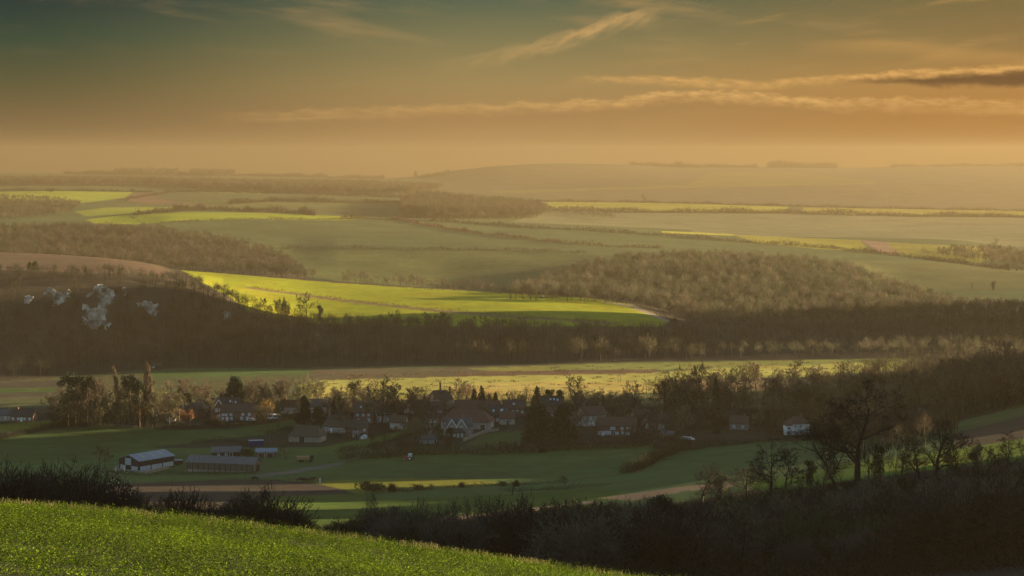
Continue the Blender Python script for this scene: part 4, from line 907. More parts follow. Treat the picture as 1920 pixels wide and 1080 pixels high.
def tractor(px, base, rz, label, paint):
    p = gp(px, base, 660); o = empty('tractor', p, R(rz)); tag(o, label, 'tractor')
    MB().box(.1,2.1,-.4,.4,.75,1.5).box(2.1,2.3,-.32,.32,.8,1.4).box(-.9,.1,-.5,.5,.6,1.1).build('bonnet', MATS[paint], o)
    m = MB().box(-1.1,.2,-.6,.6,2.5,2.62)
    for x in (-1.05,.12):
        for y in (-.55,.55): m.box(x-.05,x+.05,y-.05,y+.05,1.1,2.5)
    c = m.build('cab', MATS['paint_white'], o); MB().box(-.99,.06,-.5,.5,1.2,2.46).build('cab_glass', MATS['glass_pale'], c)
    for x, r, w in ((-.7,.8,.4),(1.7,.45,.28)):
        for s in (-1,1):
            wh = MB().cyl((x,s*.62,r),(x,s*(.62+w),r),r,r,16).build('wheel', MATS['rubber'], o); MB().cyl((x,s*(.6),r),(x,s*(.63+w),r),r*.5,r*.5,10).build('rim', MATS['paint_white'], wh)
    MB().cyl((1.3,.2,1.5),(1.3,.2,2.4),.06,.05).build('exhaust', MATS['rubber'], o)
tractor(767, 863, 160, 'red tractor with white wheel rims at the pasture edge below the village', 'red_paint')
p = gp(572, 866, 680); o = empty('hay_trailer', p, R(6)); tag(o, 'dark flat trailer loaded with straw beside the farm track', 'trailer')
MB().box(-3.4,3.4,-1.1,1.1,.85,1.0).box(3.3,3.42,-1.1,1.1,1.0,2.4).build('bed', MATS['timber_dark'], o)
m = MB()
for i in range(4):
    for k in range(2): m.box(-3.2+i*1.25,-2.02+i*1.25,-1.0,1.0,1.004+k*.62,1.6+k*.62)
m.build('straw_bales', MATS['straw'], o); MB().box(2.0,3.2,-1.05,1.05,1.004,2.6).build('covered_load', MATS['sheet_black'], o)
for x in (-2,-1,2.4):
    for s in (-1,1): MB().cyl((x,s*.8,.45),(x,s*1.05,.45),.45,.45,12).build('wheel', MATS['rubber'], o)
p = gp(333, 872, 680); o = empty('livestock_trailer', p, R(20)); tag(o, 'small pale roofed trailer between the black barn and the timber barn', 'trailer')
MB().box(-1.8,1.8,-.9,.9,.5,1.9).build('body', MATS['timber_dark'], o); MB().box(-1.9,1.9,-1,1,1.903,2.02).build('roof', MATS['panel_pale'], o)
for s in (-1,1): MB().cyl((0,s*.92,.38),(0,s*1.1,.38),.38,.38,12).build('wheel', MATS['rubber'], o)
# cattle
def cow(px, base, rz, label, pose='stand', hide='hide_black', y0=600):
    p = gp(px, base, y0, 720); me = bpy.data.meshes.new('cow')
    hd = (1.15,0,1.45) if pose == 'stand' else (1.35,0,.55)
    mz = (1.55,0,1.3) if pose == 'stand' else (1.55,0,.18)
    v = [(0,0,1.05),(-.75,0,1.12),(.62,0,1.12),(.95,0,1.25 if pose=='stand' else .95),hd,mz]
    e = [(0,1),(0,2),(2,3),(3,4),(4,5)]; rad = [(.38,.42),(.34,.36),(.34,.40),(.20,.26),(.15,.17),(.09,.10)]
    for bi, x in ((1,-.78),(2,.62)):
        for s in (-1,1):
            n = len(v); v += [(x,s*.22,.8),(x+(-.12 if bi==1 else .03),s*.22,.45),(x+(-.04 if bi==1 else 0),s*.22,.03)]
            e += [(bi,n),(n,n+1),(n+1,n+2)]; rad += [(.17,.15),(.08,.08),(.07,.07)]
    n = len(v); v += [(-1.12,0,1.2),(-1.2,0,.6)]; e += [(1,n),(n,n+1)]; rad += [(.06,.06),(.04,.05)]
    for s in (-1,1):
        n = len(v); v.append((hd[0]-.05,s*.26,hd[2]+.1)); e.append((4,n)); rad.append((.05,.03))
    me.from_pydata(v, e, []); me.materials.append(MATS[hide]); o = obj('cow', me, None, (p.x, p.y, p.z), R(rz))
    m = o.modifiers.new('Skin', 'SKIN'); m.use_smooth_shade = True
    for i, r_ in enumerate(rad): me.skin_vertices[0].data[i].radius = r_
    me.skin_vertices[0].data[0].use_root = True
    o.modifiers.new('Sub', 'SUBSURF').levels = 1
    tag(o, label, 'cow', 'dark cattle on the lit strip')
cow(563, 903, 175, 'black cow at the left end of the cattle cluster, head down', 'graze')
cow(571, 903.5, 10, 'black cow grazing between its neighbours in the cattle cluster', 'graze')
cow(578, 904, 170, 'dark brown cow in the cattle cluster, head down', 'graze', 'hide_brown')
cow(585, 903, 15, 'black cow standing head up at the right end of the cluster', 'stand')
cow(478, 901, 5, 'single dark cow grazing alone above the ploughed field', 'graze')
p = gp(600, 905, 600, 720); o = empty('marker_post', p); tag(o, 'pale sunlit post standing right of the cattle', 'post')
MB().cyl((0,0,-.3),(0,0,1.5),.2,.17,10).build('shaft', MATS['paint_white'], o); MB().cyl((0,0,1.5),(0,0,1.62),.24,.1,10).build('cap', MATS['paint_white'], o)
# poles
def pole(px, base, top, label, ymin, r=.16, arm=True):
    p = gp(px, base, ymin); h = (base-top)*p.y/F; o = empty('utility_pole', p, R(random.uniform(-40,40))); tag(o, label, 'pole')
    MB().cyl((0,0,-.4),(0,0,h),r,r*.7,8).build('shaft', MATS['timber'], o)
    if arm: a = MB().box(-.8,.8,-.07,.07,h-.6,h-.45).build('crossarm', MATS['timber_dark'], o); [MB().cyl((x,0,h-.45),(x,0,h-.25),.06,.05).build('insulator', MATS['paint_white'], a) for x in (-.7,0,.7)]
pole(956, 803, 768, 'tall pale pole beside the lane left of the large cypress', 740)
pole(1301, 794, 759, 'utility pole standing among bare trees right of the pale gabled cottage', 740)
pole(1159, 718, 702, 'left one of two thin poles out on the bright meadow', 940)
pole(1163, 718, 701, 'right one of two thin poles out on the bright meadow', 940)
pole(506, 832, 813, 'lamp topped yard pole behind the blue container', 740, arm=False)
pole(666, 738, 728, 'short pole standing at the lit meadow edge above the roofs', 850)
# churchyard stones
for px, b_, l in ((1075,828,'tallest white stone in the churchyard between the hedges'),(1058,831,'small white stone left of the tallest churchyard stone'),(1102,832,'small white stone right of the tallest churchyard stone')):
    p = gp(px, b_, 700); o = empty('gravestone', p, R(10)); tag(o, l, 'gravestone'); hh = 1.7 if px == 1075 else 1.1
    m = MB(); pr = [(-.32,-.2),(.32,-.2),(.32,hh*.75),(.2,hh*.94),(0,hh),(-.2,hh*.94),(-.32,hh*.75)]
    m.poly([(x,-.08,z) for x, z in pr]).poly([(x,.08,z) for x, z in pr[::-1]])
    for a, c in zip(pr, pr[1:]+pr[:1]): m.poly([(a[0],-.08,a[1]),(a[0],.08,a[1]),(c[0],.08,c[1]),(c[0],-.08,c[1])])
    m.build('slab', MATS['paint_white'], o); MB().box(-.45,.45,-.2,.2,-.3,.12).build('plinth', MATS['gravestone'], o)
# tiny white topped farm vehicle on the lit field
p = gp(1018, 559, 1300, 1560); o = empty('utility_vehicle', p, R(30)); tag(o, 'tiny white topped farm vehicle out on the lit crop field', 'vehicle')
MB().box(-1.9,1.9,-.85,.85,.5,1.2).build('body', MATS['green_paint'], o); MB().box(-.6,.9,-.8,.8,1.203,2.1).build('cab', MATS['paint_white'], o)
for x in (-1.2,1.2):
    for s in (-1,1): MB().cyl((x,s*.7,.45),(x,s*.95,.45),.45,.45,10).build('wheel', MATS['rubber'], o)
# fences and walls
def fence(pts, ymin, label, n, h=1.25, name='rail_fence', m_='timber'):
    g = [gp(a, b_, ymin) for a, b_ in pts]; o = empty(name, g[0]); tag(o, label, 'fence')
    P_ = []
    for i in range(n+1):
        t = i/n*(len(g)-1); k = min(len(g)-2, int(t)); q = g[k].lerp(g[k+1], t-k); q.z = float(zg(q.x, q.y)); P_.append(q-g[0])
    for q in P_: MB().box(q.x-.08,q.x+.08,q.y-.08,q.y+.08,q.z-.3,q.z+h).build('post', MATS[m_], o)
    m = MB()
    for a, c in zip(P_, P_[1:]):
        for z in (.45,.8,1.15): m.bar(a+Vector((0,-.1,z*h/1.25)), c+Vector((0,-.1,z*h/1.25)), .05, .11)
    m.build('rails', MATS[m_], o)
fence([(172,797),(230,801),(287,806)], 740, 'post and rail fence along the pasture below the garage', 26)
fence([(176,787),(225,786),(262,790)], 740, 'further rail fence at the bright edge of the left pasture', 16)
fence([(640,872),(662,866),(676,862)], 690, 'short rail fence at the bend of the farm track', 9)
fence([(944,812),(965,809),(986,811)], 740, 'pale rail fence along the lane beside the small lawn', 10)
def stone_wall(pts, ymin, label, h=1.1, th=.5):
    g = []
    for (x0,y0),(x1,y1) in zip(pts, pts[1:]):
        for i in range(8): g.append(gp(x0+(x1-x0)*i/8, y0+(y1-y0)*i/8, ymin))
    g.append(gp(*pts[-1], ymin)); o = empty('stone_wall', g[0]); tag(o, label, 'wall'); m = MB(); cpm = MB()
    for a, c in zip(g, g[1:]):
        d = (c-a); d.z = 0; d.normalize(); nn = Vector((-d.y, d.x, 0))*th/2; A, C = a-g[0], c-g[0]
        for z0, z1, k, mm in ((-.5,h,1,m),(h+.003,h+.12,1.2,cpm)):
            q = [A-nn*k, C-nn*k, C+nn*k, A+nn*k]; b = len(mm.v); mm.v += [(v.x,v.y,v.z+z0) for v in q]+[(v.x,v.y,v.z+z1) for v in q]
            mm.f += [tuple(b+i for i in f) for f in ((0,3,2,1),(4,5,6,7),(0,1,5,4),(1,2,6,5),(2,3,7,6),(3,0,4,7))]
    m.build('wall_body', MATS['wall_stone'], o); cpm.build('coping', MATS['stone'], o)
stone_wall([(868,828),(890,819),(908,812),(935,808)], 740, 'pale stone wall running up from the twin gabled house')
stone_wall([(273,890),(296,884),(316,879)], 660, 'pale concrete yard wall in front of the black barn', 1.2, .3)
for px, b_ in ((217,884),(233,884)):
    p = gp(px, b_, 660); o = empty('gate_post', p); tag(o, 'white gate post at the left of the black barn yard', 'post', 'white gate posts')
    MB().box(-.14,.14,-.14,.14,-.3,1.5).build('shaft', MATS['paint_white'], o); MB().box(-.18,.18,-.18,.18,1.503,1.6).build('cap', MATS['gravestone'], o)

# chalk faces of the old pit: broken, overgrown rock showing through the wood
for n_, (poly, _) in enumerate(CHALK):
    xs = [p[0] for p in poly]; ys = [p[1] for p in poly]; x0, x1, y0, y1 = min(xs), max(xs), min(ys), max(ys)
    pb = gp((x0+x1)/2, y1, 1050, 1320); mpx = pb.y/F; Wd, H = (x1-x0)*mpx, (y1-y0)*mpx
    r = np.random.default_rng(900+n_); nu, nv = int(Wd/.45)+4, int(H/.45)+4
    u, w = np.meshgrid(np.linspace(0,1,nu+1), np.linspace(0,1,nv+1))
    def fbm(x, y, o=5):
        q = np.zeros_like(x)
        for k in range(o):
            f_ = .3*1.8**k; a_ = r.uniform(0,6.28,4); q += (np.sin(x*f_+a_[0]+1.5*np.sin(y*f_*.7+a_[1]))*np.sin(y*f_*1.1+a_[2]+1.3*np.sin(x*f_*.6+a_[3])))/1.25**k
        return q
    xx, zz = u*Wd, w*H; n1_ = fbm(xx*.6, zz*.6, 3); relief = fbm(xx+90, zz*.6+20)*.9+r.normal(size=u.shape)*.12
    wx, wy = fbm(xx*.8+7, zz*.8, 4)*.05*Wd+fbm(xx*3, zz*3, 3)*.5, fbm(xx*.8+50, zz*.8+9, 4)*.06*H+fbm(xx*3+9, zz*3, 3)*.5
    ins = inpoly(x0+(u+wx/Wd*1.2)*(x1-x0), y1+(y0-y1)*(w+wy/H*1.2), poly); keepv = ins & (n1_ > (-.7 if n_ < 3 else 0.))
    v = np.stack([(u-.5)*Wd, zz*.55+relief, zz-.8], -1).reshape(-1, 3)
    ii = np.arange((nu+1)*(nv+1)).reshape(nv+1, nu+1); kq = keepv[:-1,:-1] & keepv[1:,:-1] & keepv[:-1,1:] & keepv[1:,1:]
    f = np.stack([ii[:-1,:-1], ii[:-1,1:], ii[1:,1:], ii[1:,:-1]], -1)[kq]
    B_ = len(v); v = np.concatenate([v, v+np.array([0,.5,-.15])]); E = {}
    for q in f.tolist():
        for a, b in zip(q, q[1:]+q[:1]): E[(a, b)] = 1
    side = [(b, a, a+B_, b+B_) for a, b in E if (b, a) not in E]
    me = mesh_np('chalk_cliff', v, np.concatenate([f, f[:, ::-1]+B_, np.array(side)]), MATS['chalk'])
    tag(obj('chalk_cliff', me, None, (pb.x, pb.y-1, pb.z)), kind='structure')
# ------------------------------------------------------------------ single trees
# left village
T('scots_pine', 127, 800, 690, 'tallest dark pine with flat top, at the far left of the village'); T('scots_pine', 163, 800, 697, 'dark pine right of the tallest pine in the left village trees', var=1)
T('scots_pine', 243, 800, 697, 'dark pine between the poplars in the left village trees', var=1, wide=.9); T('scots_pine', 262, 802, 704, 'smaller dark pine just left of the paired poplars', var=0, wide=.8)
T('poplar_tree', 221, 800, 682, wide=1.1, label='slender pinkish poplar standing left of the other poplars'); T('poplar_tree', 271, 800, 675, 'tallest slender poplar of the pinkish pair'); T('poplar_tree', 284, 800, 684, 'shorter slender poplar at the right of the pinkish pair', var=1)
for px, tp in ((112,722),(141,715),(150,730),(177,705),(190,722),(205,728),(228,735),(252,738),(300,728),(318,735),(335,732)):
    T('bare_tree', px, 800, tp, 'bare brown tree among the pines and poplars at left', group='bare trees around the left pines')
T('autumn_tree', 267, 800, 748, 'golden leaved small tree behind the garage roof at left', var=1); T('conifer', 194, 794, 770, 'dark little conifer at the corner of the left pasture'); T('conifer', 347, 772, 740, 'dark clipped conifer behind the small white edged cottage', wide=1.5)
T('autumn_tree', 332, 797, 762, 'rust leaved tree left in front of the small white edged cottage', var=0); T('autumn_tree', 343, 797, 766, 'rust leaved tree on a clear trunk in front of the cottages', var=0); T('autumn_tree', 358, 797, 765, 'slim rust leaved tree in front of the gabled brick cottage', var=0, wide=.7)
T('pink_tree', 360, 770, 707, 'pink twigged tree rising behind the gabled cottages'); T('conifer', 415, 760, 735, 'dark conifer rising behind the tall gabled house', wide=1.2)
T('cypress', 441, 775, 704, 'tall dark evergreen standing alone behind the terrace', var=0, wide=.85); T('cypress', 433, 775, 722, 'olive rounded evergreen beside the tall dark evergreen', var=1)
T('fan_tree', 465, 775, 708, 'bare fan shaped tree right of the tall dark evergreen'); T('fan_tree', 512, 778, 699, 'left crown of the broad pair of bare trees above the caravan', wide=1.1, var=0)
T('fan_tree', 550, 778, 697, 'right and broadest crown of the pair above the caravan', wide=1.25, var=1); T('bare_tree', 482, 775, 712, 'grey bare tree between the evergreen and the broad pair')
T('cypress', 569, 800, 742, 'dark pointed evergreen at the end of the left pasture', var=0, wide=.9); T('cypress', 596, 805, 762, 'dark rounded yew between the old barn and hall', var=0, wide=1.1)
T('autumn_tree', 500, 785, 745, 'golden leaved tree under the broad bare pair', var=1, wide=1.2)
T('fan_tree', 636, 792, 722, 'bare fan shaped tree behind the farmhouse', var=2); T('conifer', 626, 795, 748, 'dark ivy green conifer left of the tall two storey house', wide=.9)
T('bare_tree', 715, 800, 699, 'great round headed bare tree left of the village centre', wide=1.15, var=1); T('ivy_tree', 737, 800, 745, 'ivy clad tree at the foot of the great round headed tree')
T('pink_tree', 760, 790, 716, 'broad pink twigged tree right of the great round headed tree', wide=1.3); T('pink_tree', 786, 785, 722, 'smaller pink twigged tree left of the tall chimney', var=1)
T('birch_tree', 806, 814, 766, 'white stemmed birch with pinkish twigs before the twin gabled house', wide=1.15); T('pink_tree', 860, 770, 708, 'pink twigged tree right of the tall chimney', wide=1.1); T('pink_tree', 880, 770, 716, 'lower pink twigged tree beside the dark conifers')
T('conifer', 889, 778, 726, 'slightly shorter left one of the two dark conifers behind the red roofs'); T('conifer', 903, 778, 721, 'taller right one of the two dark conifers behind the red roofs'); T('conifer', 929, 775, 733, 'dark conifer above the dormered house', wide=1.2)
T('fan_tree', 972, 772, 733, 'low olive bare tree above the brown cottage', wide=1.5, var=1); T('conifer', 1007, 770, 722, 'dark pointed conifer above the rooflit house', wide=1.3)
T('scots_pine', 1030, 772, 727, 'dark ragged pine right of the pointed conifer', wide=1.4); T('scots_pine', 1050, 772, 728, 'dark ragged pine touching the large bare tree', var=1, wide=1.3)
T('bare_tree', 1082, 790, 701, 'large bare tree against the bright meadow right of centre', var=0, wide=1.1)
T('cypress', 1009, 838, 757, 'huge spreading dark cypress, left of the two beside the churchyard', wide=1.25, var=1); T('cypress', 1058, 836, 756, 'huge dense dark cypress, right of the two beside the churchyard', wide=1.05, var=0)
T('pink_tree', 1090, 808, 764, 'pinkish round tree in front of the flint and brick house', wide=1.2); T('fan_tree', 1142, 780, 728, 'wide low bare tree above the brick house roofs', wide=1.6, var=0)
T('bare_tree', 1193, 790, 713, 'slim bare tree left of the dark open crowned tree', var=2); T('oak_tree', 1250, 795, 692, 'dark open crowned tree standing above the pale gabled cottage', wide=1.05, var=1)
T('bare_tree', 1278, 790, 681, 'very tall slim bare tree, left of the tall group at centre right', wide=.7, var=4); T('bare_tree', 1306, 790, 676, 'tallest bare tree of the group at centre right', wide=.85, var=0); T('bare_tree', 1322, 790, 684, 'tall bare tree at the right of the tall group', wide=.8, var=2)
T('conifer', 1342, 792, 702, 'thin dark spire of a conifer right of the tall bare group', wide=.6); T('fan_tree', 1212, 815, 762, 'bare bushy tree in front of the long cottage row end', wide=1.3, var=0); T('fan_tree', 1196, 815, 775, 'smaller bushy tree before the long cottage row', wide=1.2, var=2)
T('ivy_tree', 1500, 800, 712, 'ivy covered tree directly behind the white house', wide=1.0); T('ivy_tree', 1512, 798, 706, 'second ivy covered tree behind the white house, to its right', var=1); T('ivy_tree', 1537, 800, 718, 'ivy covered tree right of the white house')
T('pink_tree', 1476, 740, 689, 'pale bare tree on the meadow edge, first of three above the white house', wide=1.3); T('pink_tree', 1527, 735, 683, 'pale bare tree on the meadow edge, broadest of three above the white house', wide=1.5); T('pink_tree', 1622, 732, 686, 'pale bare tree on the meadow edge, rightmost of three above the white house', wide=1.4)
T('ivy_tree', 1611, 780, 704, 'tall ivy clad spire tree behind the great bare tree', wide=.9)
# farmyard and pastures
T('bare_tree', 186, 880, 830, 'faint bare tree standing left of the black barn', wide=1.1, var=1); T('evergreen_bush', 468, 858, 837, 'rounded olive bush beside the pale roofed cart shed', wide=1.3, var=1); T('bare_tree', 537, 862, 826, 'bare tree in front of the farm buildings beside the old barn', wide=1.2, var=5)
T('evergreen_bush', 688, 922, 900, 'dark ivy covered stump bush at the left of the field corner bushes', ymin=560, var=0, wide=1.2); T('evergreen_bush', 708, 925, 905, 'dark rounded bush in the corner below the lit cattle field', ymin=560, var=2, wide=1.4); T('scrub_bush', 735, 922, 904, 'bare twiggy bush right of the dark field corner bush', ymin=560)
T('evergreen_bush', 783, 920, 906, 'dark round bush under the lit strip, left of the pinkish one', ymin=560, var=0, wide=1.2); T('pink_tree', 808, 920, 906, 'pinkish round bush under the right part of the lit strip', ymin=560, wide=1.6)
T('scrub_bush', 866, 914, 902, 'small bare thorn on the fence line at the end of the lit strip', ymin=580); T('evergreen_bush', 943, 912, 899, 'round dark bush on the fence line right of the lit strip', ymin=580, var=1); T('scrub_bush', 968, 912, 898, 'bare bush beside the round dark bush on the fence line', ymin=580); T('leaning_tree', 1061, 912, 888, 'small wind bent thorn tree on the pasture fence line', ymin=580)
for px, b_, tp in ((912,842,830),(922,842,832),(938,842,826),(950,842,830),(966,842,826),(978,842,828)): T('cypress', px, b_, tp, 'small dark clipped evergreen in the row below the small lawn', group='clipped evergreens below the lawn', wide=.7, ymin=700)
T('evergreen_bush', 1232, 862, 842, 'dense rounded holly on the hedge between the front pastures', var=1, ymin=650); T('evergreen_bush', 1198, 882, 868, 'round dark bush at the low end of the pasture hedge', var=2, ymin=640)
# far single trees
def far(px, base, top, ymin, label, kind='bare_tree', wide=1.1, ymax=9000):
    p = gp(px, base, ymin, ymax); h = (base-top)*p.y/F; return plant(kind, p, h, label, None, wide)
far(1206, 380, 364, 3600, 'lone round tree standing in the hazy far field at right'); far(637, 367, 351, 3700, 'large lone tree on the far hedge left of the copse', wide=1.4); far(505, 363, 354, 3700, 'rounded dark tree at the end of the far left hedge', 'cypress', 1.5)
far(247, 360, 353, 3500, 'dark bush pair on the far left field edge', 'evergreen_bush', 1.5); far(95, 360, 352, 3500, 'dark bush on the skyline of the far left lit field', 'evergreen_bush', 1.6); far(250, 420, 397, 2400, 'dark bare tree in front of the curved bright field', wide=.9); far(230, 487, 464, 1400, 'round bare bush tree on the edge of the brown field', wide=1.3, ymax=1640)
far(66, 508, 489, 1250, 'dark evergreen clump on the crest above the chalk faces', 'cypress', 1.3, 1420); far(56, 508, 491, 1250, 'dark lower evergreen on the crest above the chalk faces', 'cypress', 1.2, 1420); far(160, 512, 497, 1250, 'small dark spire tree on the chalk hill crest', 'conifer', 1, 1420)
far(575, 600, 545, 1220, 'large round bare tree in front of the left end of the lit crop field', ymax=1400); far(498, 596, 556, 1220, 'bare tree left of the large round one below the lit crop field', ymax=1400); far(526, 598, 555, 1220, 'twin stemmed bare tree beside the large round one', 'fan_tree', .8, 1400); far(541, 598, 556, 1220, 'slim bare tree touching the large round one', 'fan_tree', .8, 1400)
far(600, 606, 565, 1220, 'dark ivy tree right of the large round tree', 'ivy_tree', 1, 1400); far(423, 572, 530, 1220, 'bare bushy tree at the top corner of the lit crop field', 'bare_tree', 1.3, 1400)
for i, (px, tp) in enumerate(((655,592),(710,587),(745,578),(765,590),(800,580),(830,583),(890,588),(905,590),(942,596),(983,590),(1040,600),(1092,592),(1115,597),(960,598))): far(px, 628, tp, 1200, 'bare tree along the top of the wood below the lit crop field', wide=1.1, ymax=1300)['group'] = 'bare trees along the top of the wood'
far(450, 470, 452, 1900, 'bright edged bare tree on the end of the down wood', wide=1.3, ymax=2300)
far(780, 336, 323, 8000, 'skyline tree at the left foot of the rounded hill', 'cypress', 1.2); far(1455, 316, 305, 8000, 'rounded skyline clump on the right', 'cypress', 2.4); far(1482, 316, 308, 8000, 'lower part of the rounded skyline clump', 'cypress', 2); far(1565, 316, 308, 8000, 'single low bush on the right skyline', 'cypress', 2.2); far(1912, 313, 304, 8000, 'rounded skyline copse at the right edge', 'cypress', 3.4); far(1678, 315, 308, 8000, 'small skyline bush at the start of the right hedge', 'cypress', 2)
far(1820, 548, 528, 1700, 'dark slim tree in the hazy valley at right', wide=.9, ymax=2100); far(1862, 545, 524, 1700, 'dark evergreen in the hazy valley near right edge', 'ivy_tree', 1, 2100); far(1263, 608, 594, 1380, 'dark round bush at the right tip of the lit crop field', 'evergreen_bush', 1, 1500); far(1865, 470, 444, 2300, 'faint bare tree in the haze beyond the bright strips', wide=.9, ymax=3000)
# village filler: anonymous bare trees and bushes between the roofs
SECT = [(330,'behind the left pines and poplars'),(560,'around the terrace and gabled houses'),(760,'around the old barn and farmhouse'),(980,'around the red roofs'),(1140,'around the two great cypresses'),(1300,'around the long cottage row'),(1480,'left of the white house'),(1720,'behind the great bare tree')]
def sect(px): return next((s for x, s in SECT if px < x), SECT[-1][1])
rr = np.random.default_rng(41); placed = 0
def blocked(px, y, r_, slack=1.0):
    for hx, hy, L, D in HOUSES:
        hw = L/2*F/hy
        if abs(y-hy-3) < 7 and abs(px-hx) < hw+r_: return True
        if y < hy and abs(px-hx) < hw*.9*slack and hy-y < 60: return True
    return False
for _ in range(2600):
    if placed >= 285: break
    px = rr.uniform(95, 1700); y = rr.uniform(790, 965)
    if px < 300: y = rr.uniform(820, 960)
    if 700 < px < 1180 and y > 930: continue
    if px > 1300: y = rr.uniform(800, 1010)
    pyg = float(HZ+F*(ZC-zg((px-960)/F*y, y))/y)
    if px < 560 and pyg > 802: continue
    if 860 < px < 1000 and 800 < pyg < 845: continue
    if 560 < px < 810 and rr.uniform() < .4 and pyg > 800: continue
    if blocked(px, y, 14) and rr.uniform() > .38: continue
    if px > 1300 and pyg > 812: continue
    k = rr.choice(['bare_tree','fan_tree','pink_tree','ivy_tree'], p=[.5,.25,.17,.08])
    h = rr.uniform(7.5, 13.5)+(2.5 if px > 1230 else 0)+(-2 if 800 < px < 1180 else 0)
    nm = dict(bare_tree='bare brown tree', fan_tree='bare many stemmed tree', pink_tree='pink twigged bare tree', ivy_tree='bare tree clad in ivy')[k]
    plant(k, on(px, y), h, f'{nm} {sect(px)}', f'{nm}s {sect(px)}', rr.uniform(.9, 1.35)); placed += 1
placed = 0
for _ in range(2000):
    if placed >= 170: break
    px = rr.uniform(95, 1690); y = rr.uniform(775, 930)
    pyg = float(HZ+F*(ZC-zg((px-960)/F*y, y))/y)
    if px < 560 and pyg > 802 or 560 < px < 700 and pyg > 828: continue
    if 866 < px < 1000 and 804 < pyg < 846 or blocked(px, y, 3, .7): continue
    if px > 1300 and pyg > 816: continue
    k = 'evergreen_bush' if rr.uniform() < .45 else 'scrub_bush'; nm = 'dark garden evergreen' if k == 'evergreen_bush' else 'leafless garden bush'
    plant(k, on(px, y), rr.uniform(2, 4.2), f'{nm} {sect(px)}', f'{nm}es {sect(px)}', rr.uniform(1., 1.6)); placed += 1
# shrubbery: the uncountable low growth of the gardens
P = sample([(95,812),(300,806),(560,784),(600,830),(700,846),(900,850),(1250,832),(1300,818),(1700,818),(1700,745),(1200,745),(700,748),(560,752),(95,770)], 770, 1000, .035); px_, py_ = pix(P); kk = []
for (a, b_, c_), u_, v_ in zip(P, px_, py_): kk.append(not blocked(u_, b_, 2, .9) and not (866 < u_ < 1000 and 804 < v_ < 848) and not (560 < u_ < 810 and 796 < v_ < 850 and rr.uniform() < .6) and not (u_ < 560 and v_ > 803))
P = P[np.array(kk)]; PL = sample([(95,803),(330,803),(330,790),(95,785)], 820, 960, .06); HL = rr.uniform(3,8,len(PL))
wood('shrubbery', 'low brown shrubs and garden hedges crowding between the village roofs', [mass(P, rr.uniform(2.2,6.5,len(P)), 60, .12, (.62,.6,.6), .25, .42, seed=21), mass(PL, HL, 70, .11, (.6,.6,.58), .3, .4, seed=22)])
# trees on the right hillside, front rank of the wood
for i in range(60):
    px = rr.uniform(1640, 1945) if i < 40 else rr.uniform(1770, 1950); y = rr.uniform(830, 980); top = np.interp(px, [1640,1720,1800,1870,1940], [712,682,648,624,626])+rr.uniform(0, 50)
    p = on(px, y); h = (HZ+F*(ZC-p.z)/p.y-top)*p.y/F
    if px < 1760 and abs(y-HOUSES[-2][1]) < 25 and 1700 < px < 1765: continue
    plant('bare_tree' if i % 3 else 'fan_tree', p, float(np.clip(h, 7, 27)), 'dark bare tree in front rank of the hillside wood at right edge', 'front rank of the hillside wood', rr.uniform(.8, 1.1), var=[0,3,4,1][i % 4])
# foreground right: named trees
T('oak_tree', 1607, 886, 704, 'great bare spreading tree on the near slope at right', y=372, wide=1.12, var=0, rot=1.0); T('leaning_tree', 1574, 893, 782, 'dark bare tree leaning left beside the great bare tree', y=362, rot=0, wide=1.3)
T('oak_tree', 1752, 888, 778, 'dark round headed bare tree right of the great bare tree', y=352, wide=1.15, var=2); T('oak_tree', 1441, 905, 826, 'slender bare tree left of the great bare tree', y=370, var=1, wide=1.1); T('oak_tree', 1316, 925, 866, 'small round headed oak at left end of the near slope trees', y=395, var=2, wide=1.25)
T('oak_tree', 1885, 890, 805, 'dark bare tree close to the right edge of the near slope', y=335, var=1, wide=1.1); T('ivy_tree', 1650, 890, 812, 'ivy wrapped tree just right of the great bare tree trunk', y=368, wide=1); T('sapling', 1680, 886, 810, 'thin ivied stem between the great tree and round headed tree', y=366, wide=1.4)
T('scots_pine', 1242, 1010, 922, 'ragged dark pine at the bottom of the slope right of centre', y=280, wide=1.5, var=1); T('conifer', 1262, 1010, 945, 'dark evergreen companion of the ragged pine', y=286, wide=1.6)
for i, (px, y, tp) in enumerate(((1400,392,862),(1475,380,838),(1520,385,850),(1690,372,826),(1722,362,808),(1795,356,812),(1830,350,822),(1855,352,835),(1925,340,815),(1630,376,835),(1350,398,880),(1545,376,846))):
    T('bare_tree' if i % 2 else 'coppice', px, 0, tp, 'lesser bare tree along the lit strip beside the great bare tree', y=y, group='lesser trees along the lit strip', wide=1.2, var=3) if i % 2 else T('ivy_tree' if i % 4 else 'oak_tree', px, 0, tp, 'lesser bare tree along the lit strip beside the great bare tree', y=y, group='lesser trees along the lit strip', wide=1.15, var=i)
# foreground left bushes behind the crop edge
for px, tp, y, w, l in ((15,868,128,1.3,'tallest dark thorn bush at the left edge beyond the crop field'),(70,880,135,1.3,'dark thorn bush second from the left edge'),(120,872,142,1.2,'broad dark thorn bush in the middle of the left clump'),(175,884,140,1.2,'dark thorn bush right of the middle of the left clump'),(222,905,136,1.2,'dark thorn bush near the right end of the left clump'),(262,935,134,1.1,'lowest dark thorn bush at the right end of the left clump'),(345,918,150,1.4,'open twiggy bush between the left clump and the round bush'),(490,918,146,1.7,'dense round dark bush at the crop edge left of centre'),(455,932,150,1.3,'smaller dark bush on the left side of the round bush'),(545,955,144,1.3,'low dark bush on the right side of the round bush')):
    T('thorn_bush', px, 0, tp, l, y=y, wide=w)
